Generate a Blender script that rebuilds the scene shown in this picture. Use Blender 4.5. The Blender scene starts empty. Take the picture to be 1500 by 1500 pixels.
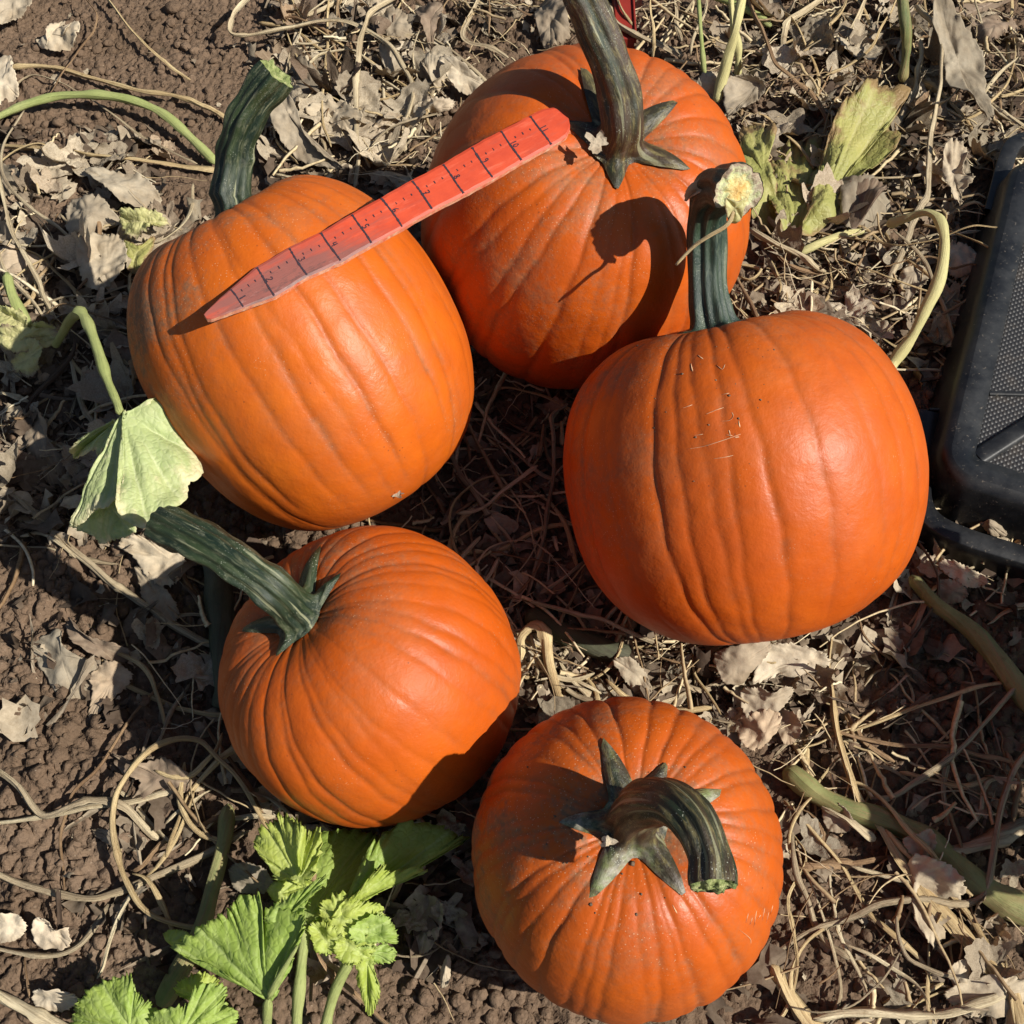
# Five pumpkins in a dried squash patch, seen from above.
import bpy, math, random
import numpy as np
from mathutils import Vector
RAD = math.radians
scene = bpy.context.scene

# ---------------------------------------------------------------- camera
FPX = 1685.0; TILT = RAD(30); CAMH = 0.85          # focal length in pixels of a 1500 px picture, tilt from straight down
CR = np.array([1.0, 0, 0]); CU = np.array([0, math.cos(TILT), math.sin(TILT)]); CF = np.array([0, math.sin(TILT), -math.cos(TILT)])
CP = np.array([0.0, -CAMH*math.tan(TILT), CAMH])
cam_d = bpy.data.cameras.new('camera'); cam = bpy.data.objects.new('camera', cam_d); scene.collection.objects.link(cam)
cam.location = CP; cam.rotation_euler = (TILT, 0, 0)
cam_d.sensor_fit = 'HORIZONTAL'; cam_d.sensor_width = 36; cam_d.lens = 36*FPX/1500; cam_d.clip_start = 0.02; cam_d.clip_end = 500
scene.camera = cam
# ---------------------------------------------------------------- world, sun, exposure
SUN = np.array([.665, -.300, .683]); SUN = SUN/np.linalg.norm(SUN)
elev = math.asin(SUN[2])
world = bpy.data.worlds.new("World"); scene.world = world; world.use_nodes = True
wn = world.node_tree; wn.nodes.clear()
sky = wn.nodes.new('ShaderNodeTexSky'); sky.sky_type = 'NISHITA'; sky.sun_disc = False
sky.sun_elevation = elev; sky.sun_rotation = math.atan2(SUN[0], SUN[1]); sky.altitude = 50; sky.dust_density = 1.0
bg = wn.nodes.new('ShaderNodeBackground'); bg.inputs[1].default_value = 0.05
wo = wn.nodes.new('ShaderNodeOutputWorld'); wn.links.new(sky.outputs[0], bg.inputs[0]); wn.links.new(bg.outputs[0], wo.inputs[0])
sun_d = bpy.data.lights.new('sun', 'SUN'); sun_d.energy = 5.0; sun_d.angle = RAD(0.5); sun_d.color = (1.0, .95, .86)
sun = bpy.data.objects.new('sun', sun_d); scene.collection.objects.link(sun)
sun.rotation_euler = Vector(SUN).to_track_quat('Z', 'Y').to_euler(); sun.location = (2, -1, 2)
vs = scene.view_settings; vs.view_transform = 'Standard'; vs.look = 'None'; vs.gamma = 1; vs.exposure = 0.40; vs.use_curve_mapping = False
scene.render.engine = 'CYCLES'

# ---------------------------------------------------------------- numeric helpers
def ray(px, py): return CF + CR*((px-750)/FPX) + CU*((750-py)/FPX)
def at(px, py, z=0.0):
    d = ray(px, py); return CP + d*((z-CP[2])/d[2])
def atd(px, py, dep): return CP + ray(px, py)*dep
def proj(P):
    v = np.asarray(P)-CP; f = v@CF
    return np.stack([750+FPX*(v@CR)/f, 750-FPX*(v@CU)/f, f], -1)
def unit(v): v = np.asarray(v, float); return v/np.linalg.norm(v)
def frame(axis, spin=0.0):
    a = unit(axis); x = unit(np.cross([0.123, 0.9, 0.2], a)); y = np.cross(a, x)
    c, s = math.cos(spin), math.sin(spin)
    return np.stack([x*c+y*s, -x*s+y*c, a], 1)
def h3(ix, iy, iz, seed):
    n = (ix.astype(np.int64)*73856093) ^ (iy.astype(np.int64)*19349663) ^ (iz.astype(np.int64)*83492791) ^ (seed*2654435761)
    n &= 0x7fffffff; n = (n ^ (n >> 13))*1274126177 & 0x7fffffff; n = (n ^ (n >> 15))*668265263 & 0x7fffffff
    return ((n ^ (n >> 14)) & 0xffffff)/float(0xffffff)
def vnoise(P, scale, seed=0):
    """value noise, -1..1, at points P (...,2 or 3)"""
    P = np.asarray(P, float)*scale
    if P.shape[-1] == 2: P = np.concatenate([P, np.zeros(P.shape[:-1]+(1,))], -1)
    I = np.floor(P); f = P-I; f = f*f*f*(f*(f*6-15)+10); I = I.astype(np.int64)
    r = 0
    for dx in (0, 1):
        for dy in (0, 1):
            for dz in (0, 1):
                w = (f[..., 0] if dx else 1-f[..., 0])*(f[..., 1] if dy else 1-f[..., 1])*(f[..., 2] if dz else 1-f[..., 2])
                r = r + w*h3(I[..., 0]+dx, I[..., 1]+dy, I[..., 2]+dz, seed)
    return r*2-1
def fbm(P, scale, seed=0, octv=4, gain=.5):
    a, s, r, t = 1.0, scale, 0, 0
    for k in range(octv):
        r = r+a*vnoise(P, s, seed+k*17); t += a; a *= gain; s *= 2.03
    return r/t
def worley(P, cell, seed):
    """2-D cellular noise: (F2-F1) and a random value of the nearest cell"""
    q = P/cell; I = np.floor(q); f = q-I; I = I.astype(np.int64); z = np.zeros_like(I[..., 0])
    f1 = np.full(q.shape[:-1], 9.0); f2 = f1.copy(); rv = np.zeros_like(f1)
    for dx in (-1, 0, 1):
        for dy in (-1, 0, 1):
            jx = h3(I[..., 0]+dx, I[..., 1]+dy, z, seed); jy = h3(I[..., 0]+dx, I[..., 1]+dy, z+1, seed)
            d = np.hypot(dx+jx-f[..., 0], dy+jy-f[..., 1])
            r = h3(I[..., 0]+dx, I[..., 1]+dy, z+2, seed)
            n = d < f1; f2 = np.where(n, f1, np.minimum(f2, d)); rv = np.where(n, r, rv); f1 = np.where(n, d, f1)
    return f2-f1, rv
def sstep(a, b, x): x = np.clip((x-a)/(b-a), 0, 1); return x*x*(3-2*x)
def catmull(P, n):
    """resample a control polygon with n points along a Catmull-Rom spline"""
    P = np.asarray(P, float); m = len(P)
    Q = np.concatenate([[2*P[0]-P[1]], P, [2*P[-1]-P[-2]]])
    u = np.linspace(0, m-1-1e-9, n); i = u.astype(int); t = (u-i)[:, None]
    a, b, c, d = Q[i], Q[i+1], Q[i+2], Q[i+3]
    return .5*(2*b+(c-a)*t+(2*a-5*b+4*c-d)*t*t+(3*b-a-3*c+d)*t**3)
def catmull_closed(P, n):
    P = np.asarray(P, float); m = len(P); u = np.linspace(0, m, n, endpoint=False); i = u.astype(int); t = (u-i)[:, None]
    a, b, c, d = P[(i-1) % m], P[i % m], P[(i+1) % m], P[(i+2) % m]
    return .5*(2*b+(c-a)*t+(2*a-5*b+4*c-d)*t*t+(3*b-a-3*c+d)*t**3)
def frames_along(P, x0=None):
    T = np.gradient(P, axis=0); T /= np.linalg.norm(T, axis=1)[:, None]+1e-12
    X = np.zeros_like(P); x = np.array([0, 0, 1.0]) if x0 is None else np.asarray(x0, float)
    if abs(x@T[0]) > .95: x = np.array([1.0, .2, 0])
    for k in range(len(P)):
        x = x-T[k]*(x@T[k]); x = x/np.linalg.norm(x); X[k] = x
    return T, X, np.cross(T, X)
def gridfaces(nr, nc, wrap=False):
    r = np.arange(nr-1)[:, None]; c = np.arange(nc if wrap else nc-1)[None]
    c2 = (c+1) % nc
    return np.stack([r*nc+c, r*nc+c2, (r+1)*nc+c2, (r+1)*nc+c], -1).reshape(-1, 4)

# ---------------------------------------------------------------- object helpers
def mesh(name, V, F, mats, smooth=True, uv=None, attrs=None, midx=None):
    V = np.asarray(V, np.float32).reshape(-1, 3)
    Fs = F if isinstance(F, list) else [F]
    Fs = [np.asarray(f, np.int32) for f in Fs if len(f)]
    me = bpy.data.meshes.new(name)
    idx = np.concatenate([f.ravel() for f in Fs]); cnt = np.concatenate([np.full(len(f), f.shape[1], np.int32) for f in Fs])
    me.vertices.add(len(V)); me.vertices.foreach_set('co', V.ravel())
    me.loops.add(len(idx)); me.loops.foreach_set('vertex_index', idx)
    me.polygons.add(len(cnt)); st = np.concatenate([[0], np.cumsum(cnt)[:-1]]).astype(np.int32)
    me.polygons.foreach_set('loop_start', st)
    me.polygons.foreach_set('use_smooth', np.full(len(cnt), smooth, bool))
    for m in (mats if isinstance(mats, (list, tuple)) else [mats]): me.materials.append(m)
    if midx is not None: me.polygons.foreach_set('material_index', np.asarray(midx, np.int32))
    if uv is not None:
        l = me.uv_layers.new(name='UVMap'); l.data.foreach_set('uv', np.asarray(uv, np.float32)[idx].ravel())
    for k, a in (attrs or {}).items():
        at_ = me.attributes.new(k, 'FLOAT', 'POINT'); at_.data.foreach_set('value', np.asarray(a, np.float32).ravel())
    me.update(calc_edges=True); me.validate()
    return me
def tag(o, label=None, cat=None, group=None, kind=None):
    if label: o['label'] = label
    if cat: o['category'] = cat
    if group: o['group'] = group
    if kind: o['kind'] = kind
    return o
def obj(name, V, F, mats, parent=None, label=None, cat=None, group=None, kind=None, origin=None, **kw):
    V = np.asarray(V, float).reshape(-1, 3)
    if parent is not None:
        org = world_loc(parent); loc = (0, 0, 0)
    else:
        org = np.array([V[:, 0].mean(), V[:, 1].mean(), V[:, 2].min()]) if origin is None else np.asarray(origin, float); loc = org
    me = mesh(name, V-org, F, mats, **kw)
    o = bpy.data.objects.new(name, me); scene.collection.objects.link(o); o.location = loc
    if parent is not None: o.parent = parent
    return tag(o, label, cat, group, kind)
def world_loc(o):
    p = np.array(o.location)
    while o.parent: o = o.parent; p = p+np.array(o.location)
    return p
def empty(name, loc, label, cat, group=None):
    o = bpy.data.objects.new(name, None); scene.collection.objects.link(o); o.location = loc; o.empty_display_size = .03
    return tag(o, label, cat, group)

# ---------------------------------------------------------------- node helpers and materials
class NT:
    def __init__(s, name):
        s.m = bpy.data.materials.new(name); s.m.use_nodes = True; s.t = s.m.node_tree; s.t.nodes.clear()
        s.out = s.n('ShaderNodeOutputMaterial')
    def n(s, typ, **kw):
        x = s.t.nodes.new(typ)
        for k, v in kw.items(): setattr(x, k, v)
        return x
    def l(s, a, b): s.t.links.new(a, b)
    def put(s, sock, v):
        if isinstance(v, bpy.types.NodeSocket): s.l(v, sock)
        elif isinstance(v, (tuple, list)) and len(v) == 3 and sock.type == 'RGBA': sock.default_value = (*v, 1)
        else: sock.default_value = v
    def attr(s, name): return s.n('ShaderNodeAttribute', attribute_name=name).outputs['Fac']
    def obco(s): return s.n('ShaderNodeTexCoord').outputs['Object']
    def uv(s): return s.n('ShaderNodeTexCoord').outputs['UV']
    def mapping(s, co, sc, loc=(0, 0, 0)):
        x = s.n('ShaderNodeMapping'); s.l(co, x.inputs[0]); x.inputs['Scale'].default_value = sc; x.inputs['Location'].default_value = loc; return x.outputs[0]
    def noise(s, co, scale, detail=4, rough=.55, dist=0):
        x = s.n('ShaderNodeTexNoise'); s.l(co, x.inputs['Vector']); x.inputs['Scale'].default_value = scale
        x.inputs['Detail'].default_value = detail; x.inputs['Roughness'].default_value = rough; x.inputs['Distortion'].default_value = dist
        return x.outputs['Fac']
    def voro(s, co, scale, feat='F1', out='Distance'):
        x = s.n('ShaderNodeTexVoronoi', feature=feat); s.l(co, x.inputs['Vector']); x.inputs['Scale'].default_value = scale; return x.outputs[out]
    def ramp(s, fac, stops):
        x = s.n('ShaderNodeValToRGB'); s.put(x.inputs[0], fac); e = x.color_ramp.elements
        while len(e) < len(stops): e.new(.5)
        for k, (p, c) in enumerate(stops):
            e[k].position = p; c = (c, c, c) if isinstance(c, (int, float)) else c; e[k].color = (*c, 1)
        return x.outputs[0]
    def mr(s, v, a, b, c=0, d=1):
        x = s.n('ShaderNodeMapRange'); s.put(x.inputs[0], v)
        for i, k in enumerate((a, b, c, d)): x.inputs[i+1].default_value = k
        return x.outputs[0]
    def mix(s, f, a, b, blend='MIX'):
        x = s.n('ShaderNodeMix', data_type='RGBA', blend_type=blend); s.put(x.inputs[0], f); s.put(x.inputs[6], a); s.put(x.inputs[7], b); return x.outputs[2]
    def math(s, op, a, b=0.0):
        x = s.n('ShaderNodeMath', operation=op); s.put(x.inputs[0], a); s.put(x.inputs[1], b); return x.outputs[0]
    def rnd(s): return s.n('ShaderNodeObjectInfo').outputs['Random']
    def bump(s, h, strength, dist, prev=None):
        x = s.n('ShaderNodeBump'); x.inputs['Strength'].default_value = strength; x.inputs['Distance'].default_value = dist
        s.l(h, x.inputs['Height'])
        if prev is not None: s.l(prev, x.inputs['Normal'])
        return x.outputs[0]
    def bsdf(s, col, rough=.6, spec=.4, normal=None, trans=0, tcol=None, coat=0):
        b = s.n('ShaderNodeBsdfPrincipled'); s.put(b.inputs['Base Color'], col); s.put(b.inputs['Roughness'], rough)
        s.put(b.inputs['Specular IOR Level'], spec); b.inputs['Coat Weight'].default_value = coat; b.inputs['Coat Roughness'].default_value = .3
        if normal is not None: s.l(normal, b.inputs['Normal'])
        if trans:
            t = s.n('ShaderNodeBsdfTranslucent'); s.put(t.inputs[0], tcol if tcol is not None else col)
            if normal is not None: s.l(normal, t.inputs['Normal'])
            m = s.n('ShaderNodeMixShader'); m.inputs[0].default_value = trans; s.l(b.outputs[0], m.inputs[1]); s.l(t.outputs[0], m.inputs[2]); s.l(m.outputs[0], s.out.inputs[0])
        else: s.l(b.outputs[0], s.out.inputs[0])
        return s.m

def m_soil():
    s = NT('soil'); co = s.obco()
    n1 = s.noise(co, 9, 5); n2 = s.noise(co, 160, 5, .65); n3 = s.noise(co, 900, 3, .6)
    c = s.ramp(n1, [(.3, (.112, .076, .050)), (.55, (.150, .103, .070)), (.75, (.195, .140, .098))])
    c = s.mix(s.mr(n2, .3, .75), c, s.mix(1, c, (1.35, 1.33, 1.3), 'MULTIPLY'))
    c = s.mix(s.mr(n3, .35, .7, .0, .5), c, s.mix(1, c, (.62, .6, .58), 'MULTIPLY'))
    c = s.mix(s.mr(s.noise(co, 420, 2), .68, .74, 0, .6), c, (.34, .27, .20))
    vb = s.voro(s.mapping(co, (1, 1, 1)), 330, 'SMOOTH_F1'); b = s.bump(vb, .9, -.0016); b = s.bump(n2, .6, .0024, b); b = s.bump(n3, .7, .0010, b)
    return s.bsdf(c, .95, .12, b)
def m_pumpkin(name, tint, seed):
    s = NT(name); co = s.mapping(s.obco(), (1, 1, 1), (seed, seed*.7, 0))
    big = s.noise(co, 9, 3); mid = s.noise(co, 38, 5, .6); fine = s.noise(co, 420, 3, .6)
    c = s.mix(s.mr(big, .34, .7), tint[0], tint[1])
    c = s.mix(s.mr(mid, .35, .72, 0, .55), c, tint[2])
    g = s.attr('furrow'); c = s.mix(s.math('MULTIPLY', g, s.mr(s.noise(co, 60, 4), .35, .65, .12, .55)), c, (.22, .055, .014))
    # pale dusting and dry earth rubbed into the skin
    d = s.attr('dust'); dn = s.mr(s.math('ADD', s.math('MULTIPLY', s.noise(co, 22, 5, .6), .6), s.math('MULTIPLY', s.noise(co, 160, 6, .75), .4)), .47, .60)
    c = s.mix(s.math('MULTIPLY', s.math('MULTIPLY', d, dn), .85), c, s.mix(s.mr(s.noise(co, 300, 3), .4, .6), (.20, .105, .055), (.34, .13, .05)))
    sp = s.math('LESS_THAN', s.voro(co, 420), .15)
    spm = s.mr(s.math('ADD', s.math('MULTIPLY', s.noise(co, 30, 3), .9), s.math('MULTIPLY', d, .30)), .54, .74)
    c = s.mix(s.math('MULTIPLY', s.math('MULTIPLY', sp, spm), .5), c, (.62, .42, .26))
    dk = s.math('LESS_THAN', s.voro(s.mapping(co, (1, 1, 1), (3, 1, 2)), 130), .085)
    c = s.mix(s.math('MULTIPLY', dk, s.mr(s.noise(co, 17, 2), .5, .62, 0, .6)), c, (.16, .04, .012))
    b = s.bump(s.noise(co, 75, 4, .6), .32, .0028); b = s.bump(s.math('MULTIPLY', dn, d), .25, .0006, b); b = s.bump(fine, .16, .0006, b)
    r = s.mr(s.noise(co, 26, 4), .3, .7, .38, .54)
    r = s.math('ADD', r, s.math('MULTIPLY', s.math('MULTIPLY', d, dn), .2))
    return s.bsdf(c, r, .32, b)
def m_stem(name, ca, cb, cc, pale=.5, corky=False):
    s = NT(name); co = s.obco(); uv = s.uv()
    st = s.noise(s.mapping(uv, (11, 4, 1)), 3.0, 5, .7, .3); fine = s.noise(s.mapping(uv, (60, 22, 1)), 3.0, 3, .7)
    band = s.noise(s.mapping(uv, (5, 1.6, 1), (3, 0, 0)), 2.0, 2)
    c = s.mix(s.mr(band, .40, .62), ca, cb); c = s.mix(s.mr(st, .5, .66), c, cc)
    c = s.mix(s.mr(fine, .6, .8, 0, .32*pale), c, (.24, .25, .15))
    c = s.mix(s.mr(s.noise(s.mapping(uv, (9, .8, 1), (1, 4, 0)), 2.5, 1), .62, .66, 0, pale*.6), c, (.40, .40, .24))
    if corky:
        sy = s.n('ShaderNodeSeparateXYZ'); s.l(uv, sy.inputs[0]); fy = s.mr(sy.outputs[1], .13, .0)
        c = s.mix(s.math('MULTIPLY', fy, s.mr(s.noise(co, 55, 6, .7), .45, .6, 0, .75)), c, s.mix(s.mr(s.noise(co, 90, 3), .4, .6), (.22, .27, .10), (.34, .31, .24)))
    sp = s.math('LESS_THAN', s.voro(co, 620), .20); c = s.mix(s.math('MULTIPLY', sp, s.mr(s.noise(co, 70, 4), .50, .66, 0, .8)), c, (.44, .45, .36))
    c = s.mix(s.mr(s.noise(co, 60, 6, .7), .6, .72, 0, .3), c, (.26, .26, .21))
    b = s.bump(fine, .6, .0008); b = s.bump(s.noise(co, 800, 3, .7), .6, .0006, b)
    return s.bsdf(c, .42, .5, b)
def m_cut():
    s = NT('stem_cut'); co = s.obco(); n = s.noise(co, 190, 5, .7)
    c = s.ramp(n, [(.32, (.09, .12, .035)), (.5, (.22, .26, .09)), (.72, (.42, .42, .20))])
    return s.bsdf(c, .7, .3, s.bump(n, .9, .003))
def m_cutwet():
    s = NT('stem_cut_yellow'); co = s.obco(); n = s.noise(co, 170, 5, .7); r = s.attr('rad')
    c = s.ramp(s.math('ADD', r, s.mr(n, .3, .7, -.32, .32)), [(.12, (.50, .30, .08)), (.38, (.64, .50, .20)), (.62, (.50, .54, .28)), (.82, (.42, .36, .24)), (.98, (.30, .22, .15))])
    return s.bsdf(c, .45, .5, s.bump(n, .9, .003))
def m_dryleaf(name='dry_leaf', dark=1.0):
    s = NT(name); co = s.obco(); r = s.rnd(); v = s.attr('vein')
    k = dark
    c = s.ramp(r, [(0, (.20*k, .14*k, .10*k)), (.18, (.36*k, .30*k, .22*k)), (.42, (.48*k, .415*k, .31*k)), (.68, (.56*k, .475*k, .345*k)), (.88, (.62*k, .545*k, .42*k)), (1, (.42*k, .29*k, .18*k))])
    n = s.noise(co, 45, 6, .65); n2 = s.noise(co, 300, 4, .7)
    c = s.mix(s.mr(n, .35, .7, 0, .75), c, s.mix(1, c, (.52, .46, .40), 'MULTIPLY'))
    c = s.mix(s.mr(n2, .45, .75, 0, .5), c, s.mix(1, c, (1.4, 1.36, 1.3), 'MULTIPLY'))
    c = s.mix(s.math('MULTIPLY', v, .30), c, (.52, .43, .30))
    c = s.mix(s.mr(s.noise(co, 14, 4, .6), .5, .75, 0, .5), c, s.mix(1, c, (.62, .56, .5), 'MULTIPLY'))
    b = s.bump(n, .5, .002); b = s.bump(n2, .5, .0008, b)
    return s.bsdf(c, .82, .2, b, .14, s.mix(1, c, (1.1, .8, .5), 'MULTIPLY'))
def m_straw(name, ca, cb, cd, rough=.7, amt=1.0, trans=0):
    s = NT(name); co = s.obco(); uv = s.uv(); r = s.rnd()
    st = s.noise(s.mapping(uv, (5, .9, 1)), 3, 6, .75, .2); n = s.noise(co, 24, 5, .6); f = s.noise(s.mapping(uv, (22, 9, 1)), 3, 3, .7)
    c = s.mix(s.mr(n, .35, .65), ca, cb); c = s.mix(s.mr(st, .46, .62, 0, .9*amt), c, cd)
    c = s.mix(s.mr(r, 0, 1, 0, .4*amt), c, s.mix(1, c, (.55, .48, .42), 'MULTIPLY'))
    c = s.mix(s.mr(s.noise(co, 120, 3), .6, .75, 0, .6*amt), c, s.mix(1, c, (.45, .36, .28), 'MULTIPLY'))
    b = s.bump(st, .8, .0018); b = s.bump(f, .6, .0006, b)
    return s.bsdf(c, rough, .3, b, trans)
def m_green(name, ca, cb, cv, cdry=None, dry=0.0, trans=.32):
    s = NT(name); co = s.obco(); v = s.attr('vein'); e = s.attr('edge')
    n = s.noise(co, 22, 5, .6); n2 = s.noise(co, 240, 4, .6)
    c = s.mix(s.mr(n, .33, .68), ca, cb); c = s.mix(s.mr(n2, .4, .7, 0, .25), c, s.mix(1, c, (.7, .78, .6), 'MULTIPLY'))
    c = s.mix(s.math('MULTIPLY', v, .65), c, cv)
    if cdry is not None:
        f = s.mr(s.math('ADD', s.math('MULTIPLY', s.math('POWER', e, 3.0), .42*dry), s.noise(co, 34, 6, .65)), .66, .80)
        c = s.mix(f, c, cdry)
    cell = s.voro(co, 190, 'DISTANCE_TO_EDGE')
    b = s.bump(s.mr(cell, 0, .25), .35, .0012); b = s.bump(n2, .35, .0006, b)
    return s.bsdf(c, .55, .35, b, trans, s.mix(1, c, (1.5, 1.6, .5), 'MULTIPLY'))
M = {}
M['soil'] = m_soil()
M['stem_a'] = m_stem('stem_dark_green', (.009, .021, .011), (.030, .048, .018), (.105, .115, .065), .8)
M['stem_b'] = m_stem('stem_brown_green', (.055, .032, .018), (.016, .028, .013), (.17, .14, .055), .8)
M['stem_c'] = m_stem('stem_black_green', (.012, .03, .022), (.03, .055, .03), (.07, .095, .06), .35)
M['stem_d'] = m_stem('stem_brown_corky', (.050, .032, .018), (.016, .026, .012), (.17, .14, .055), .7, True)
M['cut'] = m_cut(); M['cutwet'] = m_cutwet()
M['leaf'] = m_dryleaf(); M['leaf_brown'] = m_dryleaf('dry_leaf_brown', .62); M['leaf_pale'] = m_dryleaf('dry_leaf_pale', 1.18)
M['straw'] = m_straw('straw', (.70, .56, .31), (.57, .43, .23), (.33, .22, .10))
M['straw_pale'] = m_straw('straw_pale', (.74, .64, .43), (.58, .48, .31), (.32, .24, .14))
M['straw_grey'] = m_straw('straw_grey', (.44, .36, .24), (.58, .48, .31), (.20, .145, .088))
M['straw_brown'] = m_straw('straw_brown', (.30, .19, .10), (.40, .27, .15), (.16, .09, .05))
M['twig_dark'] = m_straw('twig_dark', (.10, .065, .04), (.15, .10, .06), (.05, .03, .02))
M['petiole'] = m_straw('petiole_green', (.36, .42, .14), (.44, .47, .19), (.26, .33, .10), .5, .4, .12)
M['petiole_yellow'] = m_straw('petiole_yellow', (.66, .60, .28), (.58, .55, .26), (.50, .45, .20), .5, .35, .12)
M['vine_green'] = m_straw('vine_green', (.13, .17, .06), (.30, .30, .12), (.30, .20, .10), .6, .8)
M['vine_dark'] = m_straw('vine_dark_green', (.05, .06, .03), (.10, .10, .06), (.04, .035, .025), .6, .6)
M['green'] = m_green('green_leaf', (.31, .43, .085), (.43, .53, .12), (.52, .60, .26), trans=.38)
M['green_y'] = m_green('yellow_green_leaf', (.41, .49, .09), (.52, .57, .13), (.58, .63, .27), trans=.38)
M['wilt'] = m_green('wilting_leaf', (.42, .50, .23), (.52, .57, .28), (.64, .67, .42), (.70, .65, .42), .62, .30)
M['yellow'] = m_green('yellowing_leaf', (.30, .31, .09), (.42, .39, .13), (.48, .44, .20), (.30, .20, .09), .75, .22)
M['flower'] = m_green('withered_bloom', (.55, .54, .24), (.62, .58, .30), (.66, .60, .34), (.38, .30, .20), .6, .3)
def m_plain(name, c, r=.6, sp=.4, bump=None):
    s = NT(name); co = s.obco(); n = s.noise(co, 60, 5, .6)
    col = s.mix(s.mr(n, .3, .7), c, s.mix(1, c, (.75, .75, .75), 'MULTIPLY'))
    return s.bsdf(col, r, sp, s.bump(s.noise(co, 500, 3), bump or .2, .0006))
M['ink'] = m_plain('ink', (.035, .02, .03), .6)
def m_paint():
    s = NT('stake_paint'); co = s.obco(); w = s.attr('wear')
    g = s.noise(s.mapping(co, (1, 1, 1)), 70, 6, .65)
    fib = s.noise(s.mapping(s.uv(), (9, 70, 1)), 2.2, 5, .7)
    c = s.mix(s.mr(g, .35, .7), (.54, .066, .024), (.43, .047, .019))
    c = s.mix(s.mr(s.noise(s.mapping(s.uv(), (14, 90, 1), (5, 3, 0)), 2, 5, .75), .55, .72, 0, .35), c, (.84, .22, .13))
    f = s.mr(s.math('ADD', s.math('MULTIPLY', w, .62), s.math('MULTIPLY', fib, .75)), .42, .72)
    c = s.mix(s.math('MULTIPLY', f, .8), c, (.17, .085, .075))
    f3 = s.mr(s.math('ADD', s.math('MULTIPLY', w, .35), s.noise(s.mapping(s.uv(), (40, 160, 1), (7, 1, 0)), 2, 6, .8)), .74, .84, 0, .7); c = s.mix(f3, c, (.10, .055, .05))
    f2 = s.mr(s.math('ADD', s.math('MULTIPLY', w, .4), s.noise(s.mapping(s.uv(), (30, 130, 1), (2, 9, 0)), 2, 5, .75)), .86, 1.0, 0, .45)
    c = s.mix(f2, c, (.52, .36, .33))
    b = s.bump(fib, .35, .0007)
    return s.bsdf(c, .5, .4, b)
M['paint'] = m_paint()
def m_edge():
    s = NT('stake_edge'); co = s.obco(); n = s.noise(co, 150, 5, .7)
    return s.bsdf(s.ramp(n, [(.35, (.62, .12, .06)), (.55, (.66, .33, .20)), (.7, (.74, .55, .40))]), .7, .3, s.bump(n, .4, .0008))
M['edge'] = m_edge()
def m_plastic():
    s = NT('black_plastic'); co = s.obco(); n = s.noise(co, 22, 6, .7); n2 = s.noise(co, 260, 4, .7)
    c = s.mix(s.mr(n, .42, .68, 0, .55), (.007, .0075, .009), (.042, .043, .044))
    c = s.mix(s.mr(n2, .62, .72, 0, .4), c, (.26, .22, .17))
    return s.bsdf(c, s.mr(n, .3, .7, .28, .5), .36, s.bump(n2, .16, .0005))
M['plastic'] = m_plastic()
def m_mesh():
    s = NT('plastic_mesh'); co = s.uv()
    b1 = s.n('ShaderNodeTexWave', wave_type='BANDS', bands_direction='DIAGONAL'); s.l(co, b1.inputs[0]); b1.inputs['Scale'].default_value = 36
    m2 = s.mapping(co, (1, -1, 1)); b2 = s.n('ShaderNodeTexWave', wave_type='BANDS', bands_direction='DIAGONAL'); s.l(m2, b2.inputs[0]); b2.inputs['Scale'].default_value = 36
    h = s.math('MULTIPLY', b1.outputs['Fac'], b2.outputs['Fac'])
    n = s.noise(s.obco(), 30, 5, .7)
    c = s.mix(h, (.02, .02, .022), (.075, .072, .07)); c = s.mix(s.mr(n, .5, .7, 0, .35), c, (.14, .11, .08))
    return s.bsdf(c, .5, .4, s.bump(h, .7, .0012))
M['mesh'] = m_mesh()
M['red'] = m_plain('red_paint', (.26, .022, .012), .6)
M['wood'] = m_straw('grey_wood', (.22, .16, .11), (.30, .23, .17), (.12, .08, .05))
# ---------------------------------------------------------------- pumpkin geometry (also used to keep litter out of them)
def psmooth(th, t, R, h, eb, dim=0.16):
    st, ct = np.sin(t), np.cos(t); rho = R*np.abs(st)**eb
    z = h*np.sign(ct)*np.abs(ct)**(0.5+0.5*eb)
    z = z - np.sign(ct)*dim*h*np.exp(-(rho/(0.34*R))**2)
    return np.stack([rho*np.cos(th), rho*np.sin(th), z], -1)
PK = {  # centre, radius, half height, stem axis, squareness
 'left': ([-0.1606, 0.0663, 0.131], .1225, .1370, [-.47, .556, .688], .80),
 'top': ([0.0605, 0.2023, 0.1328], .1358, .1412, [.134, -.238, .962], .85),
 'right': ([0.1669, -0.0422, 0.1279], .1312, .1235, [-.193, .774, .604], .82),
 'lower': ([-0.0984, -0.1866, 0.095], .1045, .0952, [-.5, .141, .855], .85),
 'front': ([0.0741, -0.3118, 0.0946], 0.1007, 0.1088, [-0.045, -0.041, 0.998], .85)}
def inside(P, m=0.0):
    """True where a point lies in a pumpkin (grown by m)"""
    P = np.asarray(P, float).reshape(-1, 3); r = np.zeros(len(P), bool)
    for c, R, h, a, eb in PK.values():
        d = P-np.array(c); z = d@unit(a); rho = np.sqrt(np.maximum((d*d).sum(1)-z*z, 0))
        p = 2.0/eb*1.02
        r |= (rho/(R+m))**p+(np.abs(z)/(h+m))**2.25 < 1
    return r
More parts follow.
